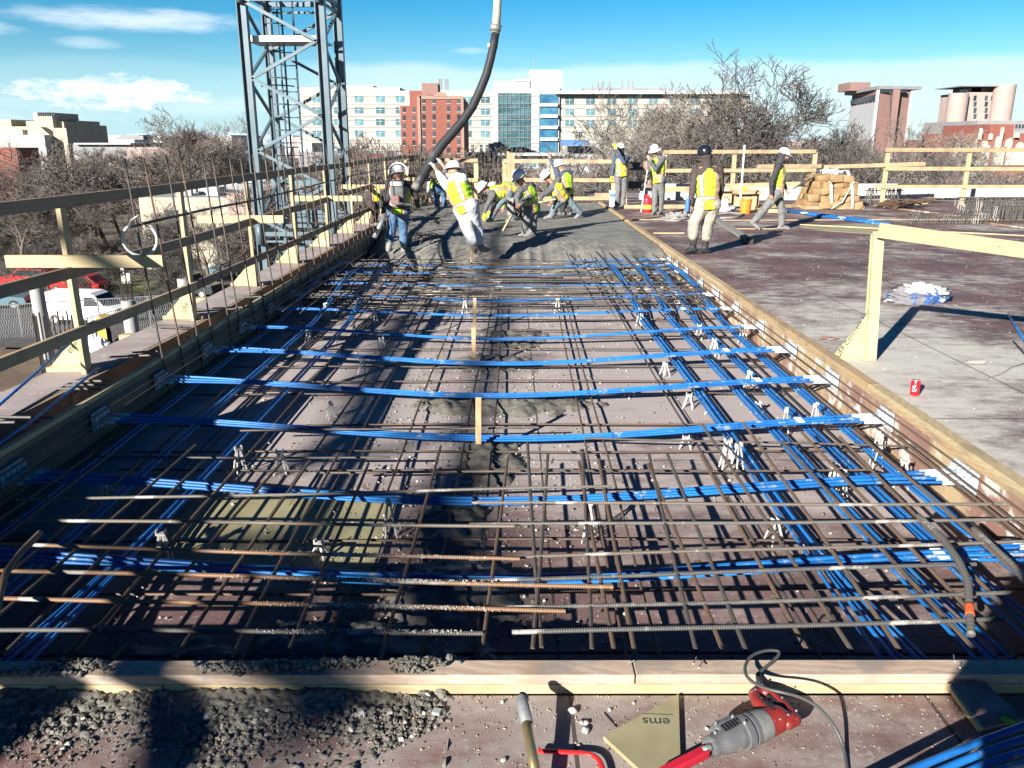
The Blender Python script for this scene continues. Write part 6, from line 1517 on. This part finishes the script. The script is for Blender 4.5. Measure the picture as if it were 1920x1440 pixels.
mb = MB()
for k in range(13): a = A(1667, 174 + k * 7.5, YR); mb.box((a.x, YR - .85, a.z), (.35, .1, .7))
mb.build('stair_windows', m_win, t); part('lift_house', YR + 20, 1594, 154, 1632, 170, 10, m_brickd, t)
mb = MB()
for k in range(7): p = pA.lerp(pC, (k + .5) / 7); mb.box((p.x - .15, p.y - .2, top - 2.2), (.6, 2.4, 1.5))
mb.build('top_windows', m_win, t)
# --- round tower
YC = 320.0; t = thing('round_tower', (A(1840, 300, YC).x, YC, ZG), 'pale pinkish hospital tower with round ends and roof deck', 'building')
for (x0, x1, yt) in ((1783, 1818, 174), (1867, 1905, 158)):
    a, b_ = A(x0, 220, YC), A(x1, 220, YC); r_ = (b_.x - a.x) / 2; c = V(((a.x + b_.x) / 2, YC + r_, ZG)); MB().lathe([(r_, 0), (r_, A(x0, yt, YC).z - ZG), (r_ * .95, A(x0, yt, YC).z - ZG)], c, 28).build('round_end', m_pink, t, smooth=True, auto=40)
part('wall', YC + 5, 1805, 173, 1880, None, 20, m_pink, t); part('upper_block', YC + 8, 1822, 162, 1888, 175, 14, m_pink, t); part('roof_deck', YC + 2, 1803, 160, 1882, 162, 20, m_greyb, t); part('plant', YC + 8, 1815, 163, 1840, 173, 6, m_win, t)
wins(t, YC + 5, [1828, 1849, 1861], [184.5, 195.5, 207.5, 218.5], 1.1, 2.0, m_win, m_whiteb, False); wins(t, YC + 5, [1882], [186, 197.5, 209, 220], 3.4, .9, m_win, m_pink, False)
part('side_wing', YC - 20, 1766, 257, 1800, None, 10, m_pink, t)
# --- grey and arch buildings right
t = thing('grey_clinic', (A(1870, 300, 230).x, 230, ZG), 'low grey clinic with a row of small windows below the round tower', 'building')
part('wall', 230, 1828, 226, 1990, None, 30, m_greyb, t); part('wall', 228, 1808, 236, 1830, None, 20, m_greyb, t); part('window_band', 228, 1809, 236, 1823, 246, 1, m_glb, t, .1)
wins(t, 230, [1831 + 6.2 * i for i in range(16)], [237.5], .6, 1.2, m_win, m_whiteb, False)
t = thing('arch_front_building', (A(1860, 300, 180).x, 180, ZG), 'red brick building with tall pale arches at the right edge', 'building')
part('wall', 180, 1778, 262, 2010, None, 20, m_brick, t); part('wall', 182, 1812, 250, 2010, 262, 20, m_brick, t); part('wall', 184, 1855, 233, 1900, 262, 20, m_brick, t)
mb = MB(); rs = random.Random(2)
for (cx, base, ht, w) in [(1783, 310, 20, 7), (1798, 310, 30, 6), (1814, 310, 34, 7), (1829, 310, 36, 6), (1847, 310, 38, 7), (1875, 310, 34, 9), (1894, 310, 30, 7), (1909, 310, 28, 6), (1846, 276, 12, 10), (1890, 276, 16, 14), (1826, 278, 14, 9), (1910, 284, 18, 12),(1790, 310, 38, 9), (1806, 310, 44, 10), (1822, 310, 50, 7), (1836, 262, 22, 7), (1838, 310, 46, 9), (1856, 262, 12, 8), (1864, 310, 55, 11), (1876, 262, 24, 6), (1886, 310, 52, 7), (1902, 310, 40, 9), (1916, 310, 44, 8), (1905, 258, 10, 12), (1796, 274, 8, 8), (1930, 310, 46, 9)]:
    Yq = 179.8; l, r_ = A(cx - w / 2, base, Yq), A(cx + w / 2, base, Yq); tz = A(cx, base - ht, Yq).z; hw = (r_.x - l.x) / 2; pts = [V((l.x, Yq, l.z)), V((r_.x, Yq, l.z))] + [V(((l.x + r_.x) / 2 + hw * math.cos(a), Yq, tz - hw + hw * math.sin(a))) for a in [math.pi * i / 8 for i in range(9)]]
    mb.prism(pts, (0, -.15 - .02 * (cx % 5), 0))
mb.build('arch', m_cream, t)
# --- left group
YL = 230.0; t = thing('stepped_concrete_building', (A(110, 280, YL).x, YL, ZG), 'tan stepped concrete building highest on the left skyline', 'building')
part('tower', YL, 69, 211, 103, None, 14, m_tan, t); part('tower_step', YL + 2, 100, 228, 124, None, 14, m_tan, t); part('tower_step', YL, 54, 227, 70, None, 14, m_tan, t); part('lower_tower', YL - 4, 103, 240, 128, None, 10, m_tan, t); part('dark_step', YL + 8, 124, 226, 146, None, 14, m_tan, t); part('dark_step', YL + 12, 148, 234, 160, None, 14, m_tan, t)
MB().prism([A(52, 238, YL - 3), A(76, 238, YL - 3), A(118, 275, YL - 3), A(52, 275, YL - 3)], (0, 3, 0)).build('ramp_wall', m_tan, t)
mb = MB()
for i in range(8): a = A(72 + 4.2 * i, 214, YL); mb.box((a.x, YL - .1, a.z), (.35, .2, .9))
mb.build('slot', m_win, t)
t = thing('low_concrete_building', (A(20, 290, 210).x, 210, ZG), 'low tan concrete building with white annex at the left edge', 'building')
part('wall', 232, -120, 224, 26, None, 20, m_tan, t); part('wall', 229, -60, 237, 56, None, 20, m_tan, t); part('pale_block', 227, 5, 243, 46, None, 8, m_cream, t); part('white_annex', 222, 43, 253, 86, None, 8, m_whiteb, t); part('red_annex', 170, -60, 277, 32, None, 8, m_brick, t)
t = thing('white_shed', (A(160, 300, 170).x, 170, ZG), 'pale low industrial hall left of the big bare tree', 'building')
part('wall', 170, 138, 271, 245, None, 20, m_greyb, t); part('roof', 169, 138, 268, 245, 271, 24, m_whiteb, t)
t = thing('brick_hall', (A(290, 300, 150).x, 150, ZG), 'brown brick hall behind the upright bars', 'building')
part('wall', 150, 238, 276, 392, None, 20, m_pink, t); part('roof_tank', 160, 335, 252, 352, 276, 5, m_brickd, t); part('roof_tank', 160, 352, 258, 386, 276, 8, m_brickd, t)
rs = random.Random(11)
for i in range(26):
    x = rs.uniform(-60, 560) if i < 20 else rs.uniform(1440, 1800); Yq = rs.uniform(290, 700); w = rs.uniform(16, 55); top_ = rs.uniform(252, 263) if i < 20 else rs.uniform(262, 270)
    t = thing('distant_building', (A(x, 264, Yq).x, Yq, ZG), 'small pale flat roofed building on the far skyline', 'building', 'small buildings on the far skyline')
    part('wall', Yq, x, top_, x + w, None, 20, rs.choice([m_whiteb, m_greyb, m_tan, m_pink]), t)
t = thing('tan_flat_roof_building', (A(340, 400, 78).x, 78, ZG), 'tan building with grey flat roof down behind the left rail', 'building')
part('wall', 78, 255, 371, 425, None, 24, m_tan, t); part('wall', 76, 422, 362, 470, None, 10, m_pink, t); a, b_ = bx(78, 255, 371, 425, None, 24); MB().box2((a[0] + .3, 78.3, b_[2]), (b_[0] - .3, 101, b_[2] + .05)).build('roof', m_roofg, t); part('door_recess', 78, 302, 394, 345, None, 1, m_win, t, .05)
mb = MB()
for i in range(14): c = V((rs.uniform(a[0] + 2, b_[0] - 2), rs.uniform(80, 98), b_[2])); MB().box(c + V((0, 0, .4)), (rs.uniform(.5, 2), rs.uniform(.5, 2), .8)).build('roof_unit', m_whiteb, t)
t = thing('flat_roof_shed', (A(560, 330, 90).x, 90, ZG), 'low grey shed seen through the crane mast', 'building')
part('wall', 90, 440, 345, 760, None, 16, m_greyb, t); part('wall', 130, 590, 305, 760, None, 16, m_whiteb, t)
# far hills
hp = []
mb = MB()
for i in range(60):
    x = -2500 + i * 60; hp.append((x, 2600 + 40 * math.sin(i), ZG + 38 + 26 * noise.noise(V((i * .21, 0, 0))) - abs(x + 1200) * .012))
mb.add([(x, y, ZG - 5) for x, y, z in hp] + hp + [(x, y + 900, ZG - 5) for x, y, z in hp], [(i, i + 1, 61 + i, 60 + i) for i in range(59)] + [(60 + i, 61 + i, 121 + i, 120 + i) for i in range(59)])
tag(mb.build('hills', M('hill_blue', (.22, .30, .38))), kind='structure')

# ============================================================ TREES (bare, winter)
m_bark = M('bark', (.08, .063, .053), (.13, .108, .092), 3, .9, .01, rnd=.3); m_twig = M('twigs', (.075, .060, .052), (.12, .10, .088), .6, .9, rnd=.5); m_twigp = M('twigs_pale', (.20, .172, .15), (.13, .11, .095), .6, .9, rnd=.4); m_twigd = M('twigs_dark', (.055, .048, .044), (.095, .085, .078), .6, .9, rnd=.4)
def grow(seed, H, spread, wild, levels, kids, r0, tw, droop=0):
    rs = random.Random(seed); tr = MB(); cr = MB()
    def seg(p, d, L, r, lv):
        n = 4 if lv < 3 else 3 if lv < 5 else 2; pts = [p]; rr = [r]; q = p; dd = d
        for i in range(n):
            dd = (dd + V((rs.gauss(0, 1), rs.gauss(0, 1), rs.gauss(0, .6) + (.25 if lv > 1 else .1) - droop)) * wild * (1 + lv * .12)).normalized()
            q = q + dd * L / n; pts.append(q); rr.append(max(r * (1 - .55 * (i + 1) / n), tw))
        (tr if lv < 2 else cr).tube(pts, rr, 7 if lv < 2 else 4 if lv < 4 else 3, cap=False)
        if lv >= levels: return
        k = kids[min(lv, len(kids) - 1)]
        for j in range(k):
            u = 1 if j == 0 else rs.uniform(.35, 1.0) if lv else rs.uniform(.6, 1)
            i = min(int(u * n), n - 1); b0 = pts[i].lerp(pts[i + 1], u * n - i)
            ax = V((rs.gauss(0, 1), rs.gauss(0, 1), rs.gauss(0, .5))); ax = (ax - dd * ax.dot(dd)).normalized()
            ang = R(rs.uniform(18, 52) * spread) if j else R(rs.uniform(5, 25)); nd_ = (dd * math.cos(ang) + ax * math.sin(ang)).normalized()
            seg(b0, nd_, L * rs.uniform(.58, .77), rr[i] * rs.uniform(.5, .72) if j else rr[-1], lv + 1)
    seg(V((0, 0, -.2)), V((rs.gauss(0, .05), rs.gauss(0, .05), 1)).normalized(), H * .31, r0, 0)
    return tr, cr
protos_t = []
for i, (seed, H, sp, wl, lv, kd, r0, tw, dr, mt) in enumerate([
        (1, 13, 1.0, .16, 7, (4, 4, 4, 3, 3, 3, 2), .30, .015, 0, m_twig), (2, 14, .85, .14, 7, (4, 4, 3, 3, 3, 3, 2), .32, .015, 0, m_twigp),
        (3, 11, 1.15, .2, 7, (5, 4, 3, 3, 3, 3, 2), .26, .015, 0, m_twig), (4, 12, .9, .18, 7, (4, 4, 4, 3, 3, 2, 2), .3, .015, .05, m_twigd),
        (5, 8, 1.1, .22, 7, (6, 4, 4, 3, 3, 2, 2), .14, .011, 0, m_twigd), (6, 6, 1.2, .24, 7, (7, 5, 4, 3, 2, 2, 2), .1, .011, 0, m_twig),
        (17, 14, .95, .20, 8, (4, 4, 4, 3, 3, 3, 2, 2), .30, .011, 0, m_twigd), (23, 14, .9, .17, 8, (4, 4, 3, 3, 3, 3, 3, 2), .28, .010, 0, m_twigp),
        (31, 14, 1.0, .22, 8, (5, 4, 4, 4, 3, 3, 2, 2), .42, .013, 0, m_twigd)]):
    t = thing('bare_tree', (0, 0, 0), 'x', 'tree'); tr, cr = grow(seed, H, sp, wl, lv, kd, r0, tw, dr)
    a = tr.build('trunk', m_bark, t); b2 = cr.build('crown', mt, t); KIDS[t.name] = [a, b2]
    zs_ = sorted(v[2] for v in cr.v); zmax = zs_[int(len(zs_) * .997)]; protos_t.append([t, zmax, False]); print('tree', i, len(cr.f), zmax)
def tree(pi, px, Y, ytop, label, group, rot=None, zb=ZG):
    pr = protos_t[pi]; base = A(px, 300, Y); topz = A(px, ytop, Y).z; s_ = (topz - zb) / pr[1]
    rot = random.random() * 6.28 if rot is None else rot
    if pr[2]: o = copy_tree(pr[0], (base.x, Y, zb), rot)
    else: o = pr[0]; o.location = (base.x, Y, zb); o.rotation_euler = (0, 0, rot); pr[2] = True
    sx = s_ * random.uniform(.9, 1.15) if s_ > .5 else s_
    o.scale = (sx, sx, s_); o['label'] = label; o['category'] = 'tree'
    if group: o['group'] = group
    elif 'group' in o: del o['group']
    return o
tree(0, 372, 95, 212, 'tall bare tree topping the left skyline before the cloud', None); tree(2, 160, 88, 268, 'dark bare tree in front of the pale hall', None); tree(1, 445, 120, 222, 'bare pale tree just left of the crane mast', None)
tree(8, 1545, 58, 118, 'big dark gnarled tree rising highest at right', None, 1.0); tree(7, 1275, 66, 158, 'pale wide bare tree before the right half of the hospital', None, 2.2); tree(7, 1165, 80, 178, 'bare tree right of the glass front', None, .6); tree(7, 1350, 72, 185, 'bare tree behind the black helmeted man', None)
tree(7, 1725, 74, 225, 'bare tree in front of the slab tower', None); tree(6, 1625, 64, 245, 'dark bare tree beside the strapped pack', None); tree(4, 1240, 50, 225, 'small twisted tree just beyond the back rail', None)
tree(7, 1440, 68, 215, 'bare tree between the hospital and the gnarled tree', None)
for px, Y, top_, pi in ((300, 66, 392, 4), (375, 68, 384, 7), (430, 66, 398, 5), (262, 70, 378, 4), (118, 60, 492, 4), (8, 150, 296, 7), (48, 140, 300, 6), (-40, 150, 292, 7)): tree(pi, px, Y, top_, 'bare grey tree rising before the low buildings on the left', 'bare trees before the low buildings on the left')
gl_, gr_ = 'leafless trees on the left below the skyline', 'leafless trees beyond the right back rail'
rt_ = random.Random(21)
for i in range(44):
    Y = rt_.choice([rt_.uniform(62, 100), rt_.uniform(80, 170), rt_.uniform(100, 220)]); px = rt_.uniform(-120, 640)
    if Y < 72 and 60 < px < 330: Y += 22
    if Y < 104 and 235 < px < 500: Y += 40
    tree(rt_.choice([0, 2, 3, 3, 0, 2]), px, Y, rt_.uniform(280, 330) if Y > 90 else rt_.uniform(335, 385), 'leafless brown tree among the mass on the left', gl_)
for i in range(14): tree(rt_.choice([4, 5]), rt_.uniform(-60, 330), rt_.uniform(76, 86), rt_.uniform(425, 470), 'low leafless shrub by the street on the left', 'leafless shrubs by the street')
tree(3, 60, 61, 445, 'bare dark tree behind the white van, left of the first rail post', None); tree(4, 150, 61, 470, 'bare dark shrub right behind the white van', None)
tree(7, 415, 112, 228, 'pale bare tree between the tallest left tree and the mast', None); tree(7, 320, 104, 240, 'pale bare tree left of the tallest left tree', None)
tree(4, 320, 56, 440, 'bare twisted tree behind the second rail post', None)
for i in range(46):
    Y = rt_.uniform(44, 110); px = rt_.uniform(900, 1960); top_ = rt_.uniform(278, 310) if px < 1400 else rt_.uniform(240, 296)
    if 1585 < px < 1720: top_ = rt_.uniform(262, 305)
    if 925 < px < 1010: top_ = 296
    if 760 < px < 1050: top_ = rt_.uniform(285, 300); Y = max(Y, 80)
    if px > 1730: top_ = rt_.uniform(300, 322)
    tree(rt_.choice([7, 6, 6, 4, 1, 5]), px, Y, top_, 'leafless tree among the thicket beyond the right rail', gr_)
for i in range(12): tree(rt_.choice([2, 5, 4]), rt_.uniform(640, 780), rt_.uniform(55, 120), rt_.uniform(262, 300), 'leafless tree between the mast and the brick tower', 'leafless trees between the mast and the brick tower')
for pr in protos_t:
    if not pr[2]:
        for k in KIDS[pr[0].name]: bpy.data.objects.remove(k)
        bpy.data.objects.remove(pr[0])
